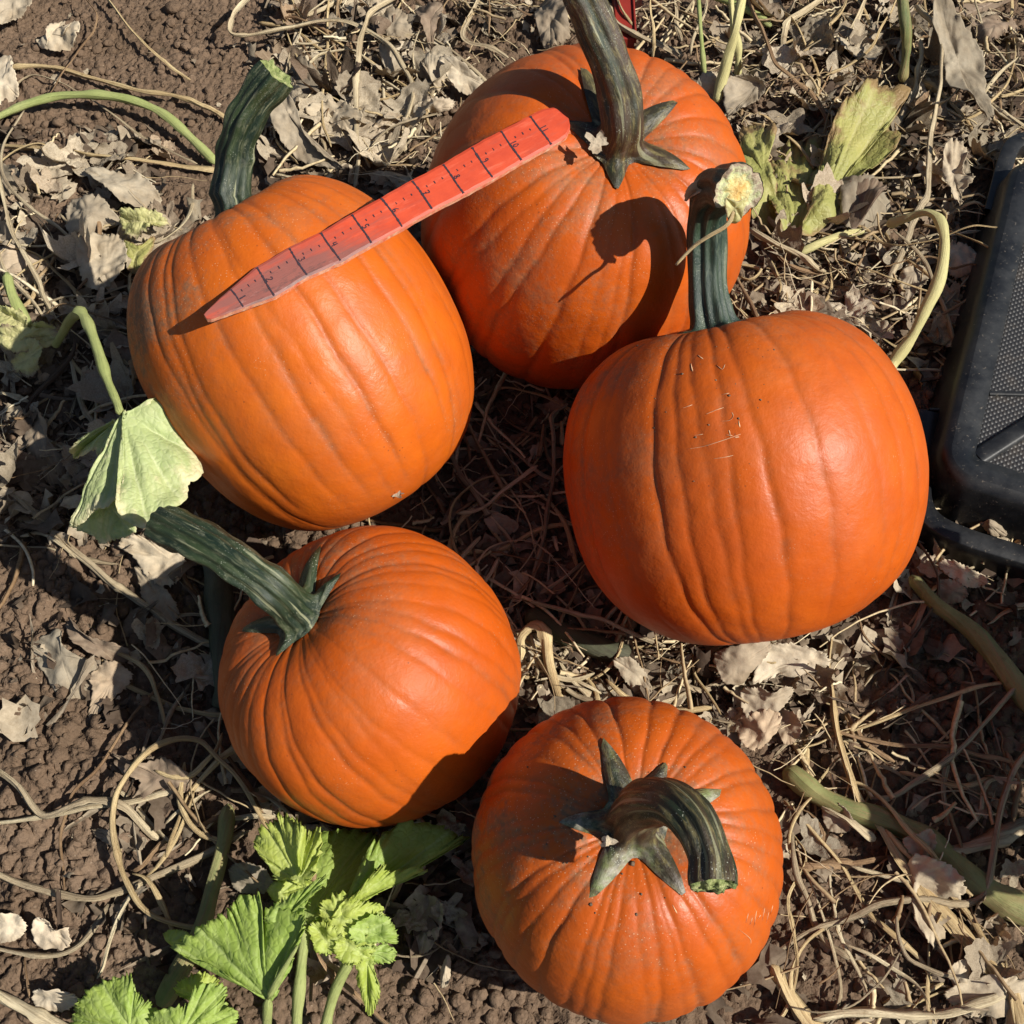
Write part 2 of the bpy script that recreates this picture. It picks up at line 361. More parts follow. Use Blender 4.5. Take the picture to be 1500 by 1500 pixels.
# ---------------------------------------------------------------- ground: one sheet, fine where the picture looks, coarse to the far field
def gaxis(a, b, step, far):
    f = np.arange(a, b+1e-6, step); g = [step*1.25**k for k in range(1, 46)]; s = np.cumsum(g); s = s[s < far]
    return np.concatenate([(a-s)[::-1], f, b+s])
gx = gaxis(-.66, .66, .0021, 60); gy = gaxis(-.46, .74, .0021, 60)
def hlow(P):
    q = P[..., :2]
    z = .010*fbm(q, 4.5, 3, 3)
    fl = np.exp(-((q[..., 0]-.02)**2+(q[..., 1]+.03)**2)/.10)         # flatter where the pumpkins lie
    far = sstep(.9, 3, np.hypot(q[..., 0], q[..., 1]))
    return z*(1-.75*fl)-.002+far*.03*fbm(q, .7, 5, 2)
def hground(P):
    q = P[..., :2]; w = q+.004*np.stack([vnoise(q, 60, 8), vnoise(q, 60, 9)], -1)
    a, ra = worley(w, .016, 11); b, rb = worley(w, .0082, 12); c, rc = worley(w, .0048, 13)
    z = hlow(P)
    rough = sstep(-.15, .35, fbm(q, 6, 21, 2))
    z = z+rough*.0080*sstep(0, .26, a)*(.25+.75*ra)*(ra > .4)
    z = z+.0046*sstep(0, .24, b)*(.35+.65*rb)+.0020*sstep(0, .45, c)*(.3+.7*rc)
    return z-.004+.0022*fbm(q, 150, 31, 3)
GX, GY = np.meshgrid(gx, gy); GP = np.stack([GX, GY, 0*GX], -1); GZ = hground(GP); GP[..., 2] = GZ
obj('ground', GP, gridfaces(*GX.shape), M['soil'], kind='structure', origin=(0, 0, 0))
def gz(x, y):
    i = np.clip(np.searchsorted(gx, x)-1, 0, len(gx)-2); j = np.clip(np.searchsorted(gy, y)-1, 0, len(gy)-2); return GZ[j, i]

SKIN = {}
def build_pumpkin(key, name, label, mat, seed, ngroove, dustdir, dustamt, gdepth=.022, twist=0.0, lump=.012):
    c, R, h, a, eb = PK[key]; c = np.array(c); rng = np.random.RandomState(seed); F = frame(a)
    root = empty(name, (c[0], c[1], 0), label, 'pumpkin', 'ripe orange pumpkins laid together on the ground')
    nt, nth = 190, 420
    t = np.linspace(0.0, math.pi, nt)[:, None]+0*np.zeros((1, nth)); th = (np.linspace(0, 2*math.pi, nth, endpoint=False)[None]+0*t)
    S = psmooth(th, t, R, h, eb)
    gr = np.zeros_like(t); body = np.zeros_like(t)
    ang = np.cumsum(rng.uniform(.45, 1.6, ngroove)); ang = ang/ang[-1]*2*math.pi
    for k in range(ngroove):
        d = rng.choice([.45, .7, 1.0, 1.25], p=[.25, .3, .3, .15]); w = rng.uniform(.018, .032)
        lo, hi = rng.uniform(-.1, .12), rng.uniform(2.2, 3.2)
        th0 = ang[k]+twist*(t-1.5)+.05*np.sin(2.1*t+rng.uniform(0, 6))*rng.uniform(.2, 1)+.006*np.sin(t*17+k)
        D = (th-th0+math.pi) % (2*math.pi)-math.pi
        env = sstep(lo, lo+.15, t)*(1-sstep(hi-.5, hi, t)); wt = w*(.7+.5/np.maximum(np.sin(t), .25))
        brk = .75+.35*vnoise(np.stack([t*3, t*0+k*7.3], -1), 1.3, seed+k)
        gr += d*env*brk*(.6*np.exp(-(D/(wt*.55))**2)+.4*np.exp(-(D/(wt*1.3))**2)); body += d*env*np.exp(-np.abs(D)/(wt*3.6))
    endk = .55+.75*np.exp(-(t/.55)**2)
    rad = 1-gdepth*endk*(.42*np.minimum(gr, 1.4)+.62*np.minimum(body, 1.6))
    L = S.copy()
    lum = fbm(S+seed, 11, seed, 3)
    rad = rad*(1+.016*vnoise(S+seed*3, 6.5, seed+2)+lump*lum+.0016*vnoise(S, 95, seed+4))
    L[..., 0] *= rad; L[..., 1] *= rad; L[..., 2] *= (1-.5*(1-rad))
    W = L@F.T+c
    # dust: strongest round the stem, in furrows and on one flank
    nrm = (S/np.array([R, R, h]))@F.T; nd = nrm@unit(dustdir)
    dust = .12+dustamt*(1.1*np.exp(-(t/.62)**2)+.9*sstep(.35, 1.0, nd)+.35*np.minimum(gr, 1))
    # keep only one vertex at each pole
    V = np.concatenate([W[0].mean(0)[None], W[1:-1].reshape(-1, 3), W[-1].mean(0)[None]])
    at_ = lambda A: np.concatenate([[A[0, 0]], A[1:-1].ravel(), [A[-1, 0]]])
    q = gridfaces(nt-2, nth, True)+1; q = q[:, ::-1]
    k = np.arange(nth); top = np.stack([0*k, 1+k, 1+(k+1) % nth], 1); last = 1+(nt-3)*nth
    bot = np.stack([0*k+len(V)-1, last+(k+1) % nth, last+k], 1)
    SKIN[key] = (V, q)
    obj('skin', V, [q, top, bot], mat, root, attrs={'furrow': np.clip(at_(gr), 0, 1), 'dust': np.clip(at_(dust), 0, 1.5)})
    return root, c, F, R, h, eb

def build_stem(root, c, F, R, h, eb, path, radii, lobes, mat, cutmat, spin=0.0, ridge=.15, cutring=1.0, seed=1, flat=1.0, endsoft=0.0, nr=46):
    """stem that flares from a star-shaped foot on the skin into a ridged, bent tube; path in world space"""
    rng = np.random.RandomState(seed); nth = 100; th = np.linspace(0, 2*math.pi, nth, endpoint=False)
    pl = [(np.asarray(p)-c)@F for p in path]; r0 = radii[0]
    star = np.zeros(nth)+r0*1.30
    for (a, Ln, w) in lobes:
        D = np.abs((th-RAD(a)+math.pi) % (2*math.pi)-math.pi); star = np.maximum(star, r0*1.30+(Ln+r0*.06)*1.3*np.maximum(0, 1-D/(w*1.3))**1.95)
    rings = []; sv = []
    zt = psmooth(0.0, 1e-3, R, h, eb)[2]
    ctrl = [np.array([0, 0, zt-r0*.2])]+pl
    Pth = catmull(ctrl, nr); T, X, Y = frames_along(Pth, [1, 0, 0])
    Ls = np.concatenate([[0], np.cumsum(np.linalg.norm(np.diff(Pth, axis=0), axis=1))])
    rr = np.interp(np.linspace(0, 1, nr), np.linspace(0, 1, len(radii)), radii)
    lb = np.array([RAD(a) for a, _, _ in lobes]); lobe = np.zeros(nth)
    for a in lb:
        D = (th-a+math.pi) % (2*math.pi)-math.pi; lobe = np.maximum(lobe, np.exp(-(D/.30)**2))
    tube = []
    for k in range(nr):
        ph = th+spin*k/nr
        rg = lobe+.28*np.cos(11*th+.7)
        rdg = ridge*(1-endsoft*sstep(.75, 1, k/nr)); rk = rr[k]*(1-rdg*.6+rdg*1.35*rg*(.8+.2*math.sin(k*.5)))*(1+.035*vnoise(np.stack([np.cos(th)*2, np.sin(th)*2, 0*th+k*.25], -1), 1.1, seed))
        rk = rk*(1+endsoft*.22*sstep(.78, 1, k/nr)*vnoise(np.stack([np.cos(th)*1.7, np.sin(th)*1.7], -1), 1, seed+30)+endsoft*.10*sstep(.85, 1, k/nr)*vnoise(np.stack([np.cos(th)*5, np.sin(th)*5], -1), 1, seed+31)); P = Pth[k]+X[k]*(np.cos(ph)*rk)[:, None]+Y[k]*(np.sin(ph)*rk*flat)[:, None]
        tube.append(P)
    k0 = int(np.searchsorted(Ls, r0*1.35)); B = tube[k0]; Bn = T[k0]
    rhoB = np.hypot(B[:, 0], B[:, 1])
    sdir = np.stack([np.cos(th), np.sin(th)], -1)
    for g in np.linspace(0, 1, 15)[:-1]:
        e = 1-(1-g)**1.7
        xy = (sdir*star[:, None])*(1-e)+B[:, :2]*e
        ro = np.hypot(xy[:, 0], xy[:, 1]); tt = np.arcsin(np.clip(ro/R, 0, .95)**(1/eb)); zs = psmooth(0*th, tt, R, h, eb)[:, 2]
        lift = -.0008+.0022*min(1, g*4)
        z = (zs+lift)*(1-g**3.1)+B[:, 2]*g**3.1+r0*.42*lobe*g*(1-g)*(1-g)*.9
        z += .0008*vnoise(np.stack([np.cos(th)*3, np.sin(th)*3, 0*th+g*3], -1), 2.2, seed+9)*min(1, g*5)
        rings.append(np.concatenate([xy, z[:, None]], 1)); sv.append(Ls[k0]-.03*(1-g))
    for k in range(k0, nr): rings.append(tube[k]); sv.append(Ls[k])
    V = np.array(rings); nrr = len(rings)
    # close the ring with a seam column so the lengthwise texture does not wrap backwards
    Vs = np.concatenate([V, V[:, :1]], 1); u = np.linspace(0, 1, nth+1)[None]+np.zeros((nrr, 1)); vv = np.array(sv)[:, None]*6+np.zeros((1, nth+1))
    Wd = Vs.reshape(-1, 3)@F.T+c
    st = obj('stem', Wd, gridfaces(nrr, nth+1), mat, root, uv=np.stack([u, vv], -1).reshape(-1, 2))
    # torn end
    last = V[-1]; cen = last.mean(0); Tn = T[-1]; cv = [cen-Tn*(.0015-.0022*float(vnoise(np.zeros((1, 2)), 2.3, seed+3)[0])-.0014*float(vnoise(np.zeros((1, 2)), 6, seed+4)[0]))]; cr = [0.0]
    m = 9
    for j in range(1, m+1):
        f = j/m; q_ = np.stack([np.cos(th)*f, np.sin(th)*f], -1); bump = .0022*vnoise(q_, 2.3, seed+3)+.0014*vnoise(q_, 6, seed+4)-.0015*(1-f)
        cv += list(cen+(last-cen)*f*cutring+Tn*(bump*(1 if j < m else 0)-(.0006 if j == m else 0))[:, None]); cr += [f]*nth
    cv = np.array(cv)@F.T+c; k = np.arange(nth)
    fs = [np.stack([0*k, 1+(k+1) % nth, 1+k], 1), gridfaces(m, nth, True)+1]
    obj('cut_end', cv, fs, cutmat, st, attrs={'rad': np.array(cr)})
    return st, Pth[-1]@F.T+c, T[-1]@F.T

def polepx(key, s=.84):
    c, R, h, a, eb = PK[key]; return np.array(c)+unit(a)*h*s
OR = ((.56, .105, .011), (.60, .135, .013), (.47, .078, .010))
M['pk1'] = m_pumpkin('pumpkin_skin_a', ((.49, .094, .006), (.54, .120, .008), (.41, .074, .007)), 1.3)
M['pk2'] = m_pumpkin('pumpkin_skin_b', ((.47, .080, .005), (.52, .102, .006), (.38, .060, .005)), 4.1)
M['pk3'] = m_pumpkin('pumpkin_skin_c', ((.47, .080, .005), (.53, .104, .007), (.37, .058, .005)), 7.7)
M['pk4'] = m_pumpkin('pumpkin_skin_d', ((.48, .083, .005), (.53, .104, .006), (.39, .064, .005)), 9.2)
M['pk5'] = m_pumpkin('pumpkin_skin_e', ((.46, .080, .005), (.51, .102, .007), (.37, .060, .005)), 12.9)
def lobang(key, px, py):
    """angle in the pumpkin's own frame of the direction from its stem foot to a picture point, on the skin"""
    c, R, h, a, eb = PK[key]; F = frame(a); p0 = polepx(key); n = unit(a)
    d = ray(px, py); P = CP+d*(((p0-CP)@n)/(d@n)); q = (P-p0)@F; return math.degrees(math.atan2(q[1], q[0])), math.hypot(q[0], q[1])
def lobes_from(key, pts, r0, w=.55):
    o = []
    for p in pts:
        a, L = lobang(key, *p); o.append((a, max(.004, min(L, .055)-r0*1.22), w))
    return o
def dp(key): return (polepx(key)-CP)@CF          # depth of the stem foot

# left pumpkin, lying back with its stem up
pk = build_pumpkin('left', 'pumpkin', 'large orange pumpkin lying on its side under the pointed end of the red stake', M['pk1'], 11, 32, (-.9, .1, .35), 1.5, .036, .02)
b = polepx('left', .95); r0 = .0136; d0 = dp('left')
build_stem(*pk, [atd(345, 243, d0-.005), atd(352, 200, d0-.016), atd(373, 152, d0-.028), atd(407, 107, d0-.040)], [r0*1.12, r0, r0*.92, r0*.92, r0*1.0],
    [(k*72+14, .004, .5) for k in range(5)], M['stem_a'], M['cut'], .35, .22, seed=5)
# top pumpkin
pk = build_pumpkin('top', 'pumpkin', 'tall orange pumpkin at the top, the blunt end of the red stake on it', M['pk2'], 23, 30, (-.6, -.75, 0), .7, .040, -.03)
d0 = dp('top'); r0 = .0166
build_stem(*pk, [atd(911, 188, d0-.020), atd(907, 140, d0-.032), atd(893, 90, d0-.045), atd(872, 40, d0-.056), atd(857, 2, d0-.064), atd(850, -14, d0-.067)], [r0*1.0, r0*.92, r0*.90, r0*.84, r0*.86, r0*.90],
    lobes_from('top', [(900, 275), (990, 250), (975, 165), (857, 122), (835, 190)], r0, .42), M['stem_b'], M['cut'], -.5, .16, seed=7)
# right pumpkin
pk = pkr = build_pumpkin('right', 'pumpkin', 'biggest round orange pumpkin beside the black tray, stem hooked over with a yellow cut end', M['pk3'], 37, 28, (-1, .1, .1), .8, .036, .02, .020)
d0 = dp('right'); r0 = .0138
RST = build_stem(*pk, [atd(1037, 440, d0-.004), atd(1034, 385, d0-.008), atd(1034, 330, d0-.020), atd(1040, 293, d0-.038), atd(1055, 275, d0-.058), atd(1072, 275, d0-.074), atd(1082, 279, d0-.084)], [r0*1.15, r0*1.0, r0*.93, r0*.95, r0*1.05, r0*1.15, r0*1.20],
    [(k*72+30, .010, .5) for k in range(5)], M['stem_c'], M['cutwet'], .2, .20, seed=9, endsoft=.85)
# lower left pumpkin
pk = build_pumpkin('lower', 'pumpkin', 'orange pumpkin whose thick green stem reaches left under the wilting leaf', M['pk4'], 41, 36, (-.2, .9, .4), .6, .042, .0)
d0 = dp('lower'); r0 = .0134
build_stem(*pk, [atd(405, 868, d0-.026), atd(370, 842, d0-.030), atd(320, 808, d0-.026), atd(270, 782, d0-.016), atd(238, 768, d0-.004)], [r0*1.0, r0*.95, r0*.88, r0*.92, r0*.98, r0*1.02],
    lobes_from('lower', [(415, 958), (497, 855), (468, 818), (372, 925), (400, 830)], r0, .42), M['stem_a'], M['cut'], .3, .20, seed=12, nr=60)
# front pumpkin
pk = build_pumpkin('front', 'pumpkin', 'orange pumpkin nearest the bottom edge, standing upright with its stem curled over the top', M['pk5'], 58, 36, (-.9, .35, .3), 1.3, .044, .03)
d0 = dp('front'); r0 = .0140
build_stem(*pk, [atd(932, 1190, d0-.024), atd(953, 1176, d0-.048), atd(987, 1178, d0-.068), atd(1020, 1210, d0-.082), atd(1039, 1258, d0-.091), atd(1044, 1298, d0-.0985)], [r0*1.05, r0*1.0, r0*.92, r0*.84, r0*.78, r0*.76, r0*.82],
    lobes_from('front', [(875, 1300), (990, 1297), (1037, 1168), (968, 1135), (890, 1105), (838, 1207)], r0, .40), M['stem_d'], M['cut'], .4, .15, seed=15)

# ---------------------------------------------------------------- the measuring stake
SA, SB = atd(298, 466, .757), atd(836, 182, .840)
s_ax = unit(SB-SA); w = CR*.01564-CU*.0222; w = w-CF*((w@s_ax)/(CF@s_ax)); s_w = unit(w); s_n = unit(np.cross(s_w, s_ax))
if s_n@(CP-SA) < 0: s_n = -s_n
def onst(px, py, up=0.0):
    d = ray(px, py); return CP+d*(((SA-CP)@s_n)/(d@s_n))+s_n*up
stake = empty('measuring_stake', SA, 'red painted wooden stake marked in inches, laid across the left and top pumpkins', 'measuring stake')
out = [(298, 459), (306, 451), (338, 422), (374, 391), (423, 362), (470, 339), (516, 312), (559, 288), (604, 263), (649, 239), (691, 214), (734, 190), (777, 168), (796, 159), (812, 157), (825, 162), (833, 172), (836, 186), (831, 198), (820, 207), (808, 213), (764, 237), (722, 262), (680, 285), (634, 308), (590, 334), (545, 358), (499, 384), (450, 405), (403, 434), (357, 450), (310, 467), (301, 467)]
O = []
for k in range(len(out)):
    p, q = np.array(out[k], float), np.array(out[(k+1) % len(out)], float)
    n = max(1, int(np.linalg.norm(q-p)/9))
    for j in range(n): O.append(onst(*(p+(q-p)*j/n)))
O = np.array(O); n = len(O); rs = np.random.RandomState(3); O = O+s_w*(rs.randn(n)*.00016)[:, None]
cen = O.mean(0); TH = .0042
inner = cen+(O-cen)*1.0; ins = []
tng = np.roll(O, -1, 0)-np.roll(O, 1, 0); tng /= np.linalg.norm(tng, axis=1)[:, None]; nin = np.cross(s_n, tng)
if ((cen-O)*nin).sum() < 0: nin = -nin
sl = (O-SA)@s_ax; mid = np.array([SA+s_ax*v for v in sl])
# top face as a grid of cross sections
ns = 150; sg = np.linspace(sl.min()+.0008, sl.max()-.0006, ns); vsd = (O-SA)@s_w
def width_at(s):
    v = []
    for k in range(n):
        a, b2 = sl[k], sl[(k+1) % n]
        if (a-s)*(b2-s) <= 0 and a != b2: f = (s-a)/(b2-a); v.append(vsd[k]*(1-f)+vsd[(k+1) % n]*f)
    return min(v), max(v)
G = []; UV = []; WR = []; nw = 15
for s in sg:
    lo, hi = width_at(s)
    for j in range(nw):
        f = j/(nw-1); v = lo+(hi-lo)*f; dz = -.0007*(1 if j in (0, nw-1) else 0)
        G.append(SA+s_ax*s+s_w*v+s_n*dz); UV.append((s, v))
        wr = .75*math.exp(-((s-.065)/.045)**2)*(.35+.65*f)+.35*math.exp(-((s-.02)/.03)**2)+.4*math.exp(-((s-.11)/.03)**2)*f*f
        WR.append(wr)
G = np.array(G).reshape(ns, nw, 3)
top = G; bot = G-s_n*TH
V = np.concatenate([top.reshape(-1, 3), bot.reshape(-1, 3)]); o2 = ns*nw
ft = gridfaces(ns, nw); fb = ft[:, ::-1]+o2; a = np.arange(ns-1); c_ = np.arange(nw-1)
side = np.concatenate([np.stack([a*nw, (a+1)*nw, (a+1)*nw+o2, a*nw+o2], 1), np.stack([(a+1)*nw+nw-1, a*nw+nw-1, a*nw+nw-1+o2, (a+1)*nw+nw-1+o2], 1),
    np.stack([c_+1, c_, c_+o2, c_+1+o2], 1), np.stack([(ns-1)*nw+c_, (ns-1)*nw+c_+1, (ns-1)*nw+c_+1+o2, (ns-1)*nw+c_+o2], 1)])
FF = np.concatenate([ft, fb, side]); mi = np.concatenate([np.zeros(len(ft)), np.zeros(len(fb)), np.ones(len(side))])
board = obj('board', V, FF, [M['paint'], M['edge']], stake, smooth=False, uv=np.array(UV+UV), attrs={'wear': np.array(WR+WR)}, midx=mi)
def stroke(name, pts, wd, parent, up=.0003, seed=0):
    P = np.asarray(pts, float); n = max(2, int(np.linalg.norm(np.diff(P, axis=0), axis=1).sum()/.0012)+2)
    P = catmull(P, n) if len(P) > 2 else P[0]+(P[1]-P[0])*np.linspace(0, 1, n)[:, None]
    T = np.gradient(P, axis=0); T /= np.linalg.norm(T, axis=1)[:, None]+1e-9; B = np.cross(s_n, T)
    r = np.random.RandomState(seed); ww = wd*(1+.22*r.randn(n))[:, None]*.5
    A = np.stack([P-B*ww, P+B*ww], 1)+s_n*up; A2 = A-s_n*.0002
    V = np.concatenate([A.reshape(-1, 3), A2.reshape(-1, 3)]); f = gridfaces(n, 2); k = np.arange(n-1); o = 2*n
    FF = np.concatenate([f, f[:, ::-1]+o, np.stack([2*k, 2*k+2, 2*k+2+o, 2*k+o], 1), np.stack([2*k+3, 2*k+1, 2*k+1+o, 2*k+3+o], 1)])
    return obj(name, V, FF, M['ink'], parent, smooth=False)
LN = [((338, 424), (357, 449)), ((376, 392), (402, 433)), ((423.5, 364), (449.5, 403)), ((470, 341), (498.5, 382)), ((516, 314), (544, 356)), ((559, 290), (589.5, 332)), ((604, 265), (633.5, 306)), ((649, 241), (679.5, 283)), ((691, 216), (721.5, 260)), ((734, 192), (763.5, 235)), ((777, 170), (807.5, 212))]
DG = {'0': [[(.5, 1), (.1, .7), (.1, .3), (.5, 0), (.9, .3), (.9, .7), (.5, 1)]], '1': [[(.5, 1), (.5, 0)]], '2': [[(.1, .8), (.5, 1), (.85, .75), (.5, .4), (.05, .02), (.95, .02)]],
 '3': [[(.1, .95), (.8, .9), (.45, .55), (.85, .3), (.5, 0), (.05, .1)]], '4': [[(.2, 1), (.1, .45), (.85, .45)], [(.7, 1), (.65, 0)]], '5': [[(.85, 1), (.2, 1), (.15, .58), (.75, .55), (.8, .2), (.45, 0), (.05, .08)]],
 '6': [[(.7, 1), (.2, .6), (.12, .2), (.5, 0), (.85, .22), (.5, .45), (.15, .25)]], '7': [[(.05, 1), (.9, 1), (.4, 0)], [(.25, .5), (.8, .5)]], '8': [[(.5, .52), (.15, .75), (.5, 1), (.85, .75), (.5, .52), (.1, .25), (.5, 0), (.9, .25), (.5, .52)]],
 '9': [[(.8, .75), (.45, 1), (.12, .75), (.45, .5), (.8, .72), (.7, 0)]]}
for i, (p, q) in enumerate(LN):
    p, q = np.array(p, float), np.array(q, float)
    A, B = onst(*p), onst(*q)
    st_w = .0013 if i else .0009
    bend = [A+(B-A)*f+s_ax*(.0003*math.sin(f*5+i)) for f in (0, .35, .7, 1)]
    stroke('inch_line', bend, st_w, board, seed=i)
    tx = unit(B-A); ty = unit(np.cross(s_n, tx))
    if ty@s_ax < 0: ty = -ty
    num = str(i+1); gh = .0046; gw = .0026 if len(num) == 1 else .0021
    o = A+(B-A)*(.50 if i else .62)+ty*.0009-tx*gw*.6*len(num)
    for j, ch in enumerate(num):
        for stv in DG[ch]:
            stroke('numeral', [o+tx*(gw*u+j*gw*1.35)+ty*gh*v for u, v in stv], .0007, board, seed=i*7+j)
    if i < 10:                                       # three quarter-inch ticks to the next line
        p2 = np.array(LN[i+1][0]); q2 = np.array(LN[i+1][1])
        for kq in (1, 2, 3):
            f = kq/4; u = p+(q-p)*.34; v = p2+(q2-p2)*(.34 if i else .30); m_ = u+(v-u)*f
            C = onst(*m_); ln = .0017 if kq != 2 else .0022
            stroke('tick', [C-tx*ln*.5, C+tx*ln*.5], .0007, board, seed=i*3+kq)

# ---------------------------------------------------------------- upturned black crate at the right
def rr(w, h_, r, n=10):
    P = []
    for cx, cy, a0 in ((r, r, 180), (w-r, r, 270), (w-r, h_-r, 0), (r, h_-r, 90)):
        for k in range(n+1): a = RAD(a0+90*k/n); P.append((cx+r*math.cos(a), cy+r*math.sin(a)))
    return np.array(P)
ZB = .056
K0 = at(1369, 694, ZB); KU = at(1471, 282, ZB); ev = unit((KU-K0)*[1, 1, 0]); eu = np.array([ev[1], -ev[0], 0])
KR = at(1500, 752, ZB)
def tray(P, z): P = np.atleast_2d(P); return K0*[1, 1, 0]+eu*P[:, :1]+ev*P[:, 1:2]+np.array([0, 0, 1.0])*np.reshape(z, (-1, 1))
crate = empty('plastic_crate', tray((.10, .14), 0)[0], 'upturned black plastic crate with mesh panels at the right edge', 'crate')
TW, TL = .30, .40
def loft(secs, closed=True, cap=False):
    V = np.concatenate(secs); n = len(secs[0]); F_ = [gridfaces(len(secs), n, True)]
    return V, F_
def inset(w, h_, r, d): return rr(w-2*d, h_-2*d, max(r-d, .004))+d
secs = [tray(inset(TW, TL, .034, -.007)+0, -.004), tray(inset(TW, TL, .034, -.0045), .030), tray(inset(TW, TL, .034, -.001), ZB-.014), tray(inset(TW, TL, .034, .000), ZB-.007), tray(inset(TW, TL, .034, .003), ZB-.0022), tray(inset(TW, TL, .034, .008), ZB)]
V = np.concatenate(secs); Fb = gridfaces(len(secs), len(secs[0]), True)
# top plate with two triangular openings left for the mesh panels (near the corner) built as strips between outlines
ringo = inset(TW, TL, .034, .008)
innr = inset(TW, TL, .034, .027)
s2 = [tray(ringo, ZB), tray(innr, ZB+.0003), tray(inset(TW, TL, .034, .0283), ZB-.004)]
o = len(V); V = np.concatenate([V]+s2); Fb2 = gridfaces(3, len(ringo), True)+o
obj('crate_body', V, [Fb, Fb2], M['plastic'], crate)
pan = inset(TW, TL, .034, .0278); pv = tray(pan, ZB-.0042); cenp = pv.mean(0)
kk = np.arange(len(pv)); V = np.concatenate([[cenp], pv]); uvm = np.concatenate([[[.5, .5]], pan*3.2])
uvm[0] = pan.mean(0)*3.2
obj('mesh_panel', V, np.stack([0*kk, 1+kk, 1+(kk+1) % len(kk)], 1), M['mesh'], crate, smooth=False, uv=uvm)
def bar(a, b, wd, z0, z1, name, mat, parent, r=.25):
    a, b = np.array(a), np.array(b); d = unit(b-a); nn = np.array([-d[1], d[0]]); S_ = []
    prof = [(-1, 0), (-.92, .7), (-.6, 1), (0, 1.08), (.6, 1), (.92, .7), (1, 0)]
    for f in np.linspace(0, 1, 12):
        p = a+(b-a)*f
        for (u, zz) in prof: S_.append(tray(p+nn*wd*.5*u, z0+(z1-z0)*zz)[0])
    return obj(name, S_, gridfaces(12, 7), mat, parent)
c0 = np.array([.030, .030]); c1 = np.array([TW-.030, TL-.030])
bar(c0, c1, .016, ZB-.0045, ZB-.0002, 'rib', M['plastic'], crate)
bar((.030, TL-.030), (TW-.030, .030), .016, ZB-.0045, ZB-.0003, 'rib', M['plastic'], crate)
bar((.028, .1), (.11, .13), .005, ZB-.0045, ZB-.002, 'rib', M['plastic'], crate)
# outer rim: a lip standing off the wall, broken by a handle notch on the long side
def rimstrip(pts, wd, z, depth, name, nbase=None):
    P = catmull(np.array(pts, float), 60); T = np.gradient(P, axis=0); T /= np.linalg.norm(T, axis=1)[:, None]; Nn = np.stack([-T[:, 1], T[:, 0]], 1)
    S_ = []
    for f, zz in ((-.5, -depth), (-.5, -.001), (-.46, 0), (.46, 0), (.5, -.001), (.5, -.004), (.40, -.004), (.40, -depth*.8)):
        S_.append(tray(P+Nn*wd*f, z+zz))
    V = np.stack(S_, 1); return obj(name, V, gridfaces(60, 8, True), M['plastic'], crate)
RZ = .032
def tp(px, py, z=RZ):
    P = at(px, py, z)-K0*[1, 1, 0]; return (P@eu, P@ev)
rimstrip([tp(1362, 602), tp(1357, 640), tp(1350, 690), tp(1352, 735), tp(1372, 764), tp(1420, 787), tp(1480, 806), tp(1540, 824), tp(1700, 872)], .0175, RZ, .03, 'rim')
rimstrip([tp(1455, 308), tp(1466, 265), tp(1474, 235), tp(1484, 212), tp(1500, 202), tp(1530, 196), tp(1570, 196)], .0165, RZ, .03, 'rim')
rimstrip([tp(1455, 318, .030), tp(1463, 322, .030), tp(1470, 327, .030), tp(1462, 352, .030), tp(1440, 420, .03), tp(1415, 505, .03), tp(1395, 570, .03), tp(1389, 592, .03), tp(1383, 599, .03), tp(1362, 599, .03)], .0026, .030, .022, 'handle_edge')
# ---------------------------------------------------------------- litter builders
def tube(name, P, rad, mat, parent=None, ns=11, rib=.12, flat=.75, twist=2.0, seed=0, ends=True, **kw):
    """stalk or tendril along the polyline P (already dense); rad = radius array"""
    n = len(P); T, X, Y = frames_along(P); th = np.linspace(0, 2*math.pi, ns+1); k = np.arange(n)/n
    ph = th[None]+0*k[:, None]; tw = (twist*k)[:, None]; rs = np.random.RandomState(seed)
    j = rs.uniform(0, 6); rr_ = rad[:, None]*(1+rib*np.cos(ph*5+j)+.08*vnoise(np.stack([np.cos(ph)*1.3, np.sin(ph)*1.3, k[:, None]*n*.22+0*ph], -1), 1.0, seed))
    cx = np.cos(ph)*rr_; cy = np.sin(ph)*rr_*flat
    c, s = np.cos(tw), np.sin(tw); u, v = cx*c-cy*s, cx*s+cy*c
    V = P[:, None]+X[:, None]*u[..., None]+Y[:, None]*v[..., None]
    L = np.concatenate([[0], np.cumsum(np.linalg.norm(np.diff(P, axis=0), axis=1))])
    uv = np.stack([ph/(2*math.pi), L[:, None]*6+0*ph], -1)
    Fq = gridfaces(n, ns+1); i = np.arange(1, ns-1)
    F_ = [Fq, np.stack([0*i, i+1, i], 1), np.stack([0*i+(n-1)*(ns+1), (n-1)*(ns+1)+i, (n-1)*(ns+1)+i+1], 1)]
    return obj(name, V.reshape(-1, 3), F_, mat, parent, uv=uv.reshape(-1, 2), **kw)
def pxr(w, dep=.96): return w*.5*dep/FPX
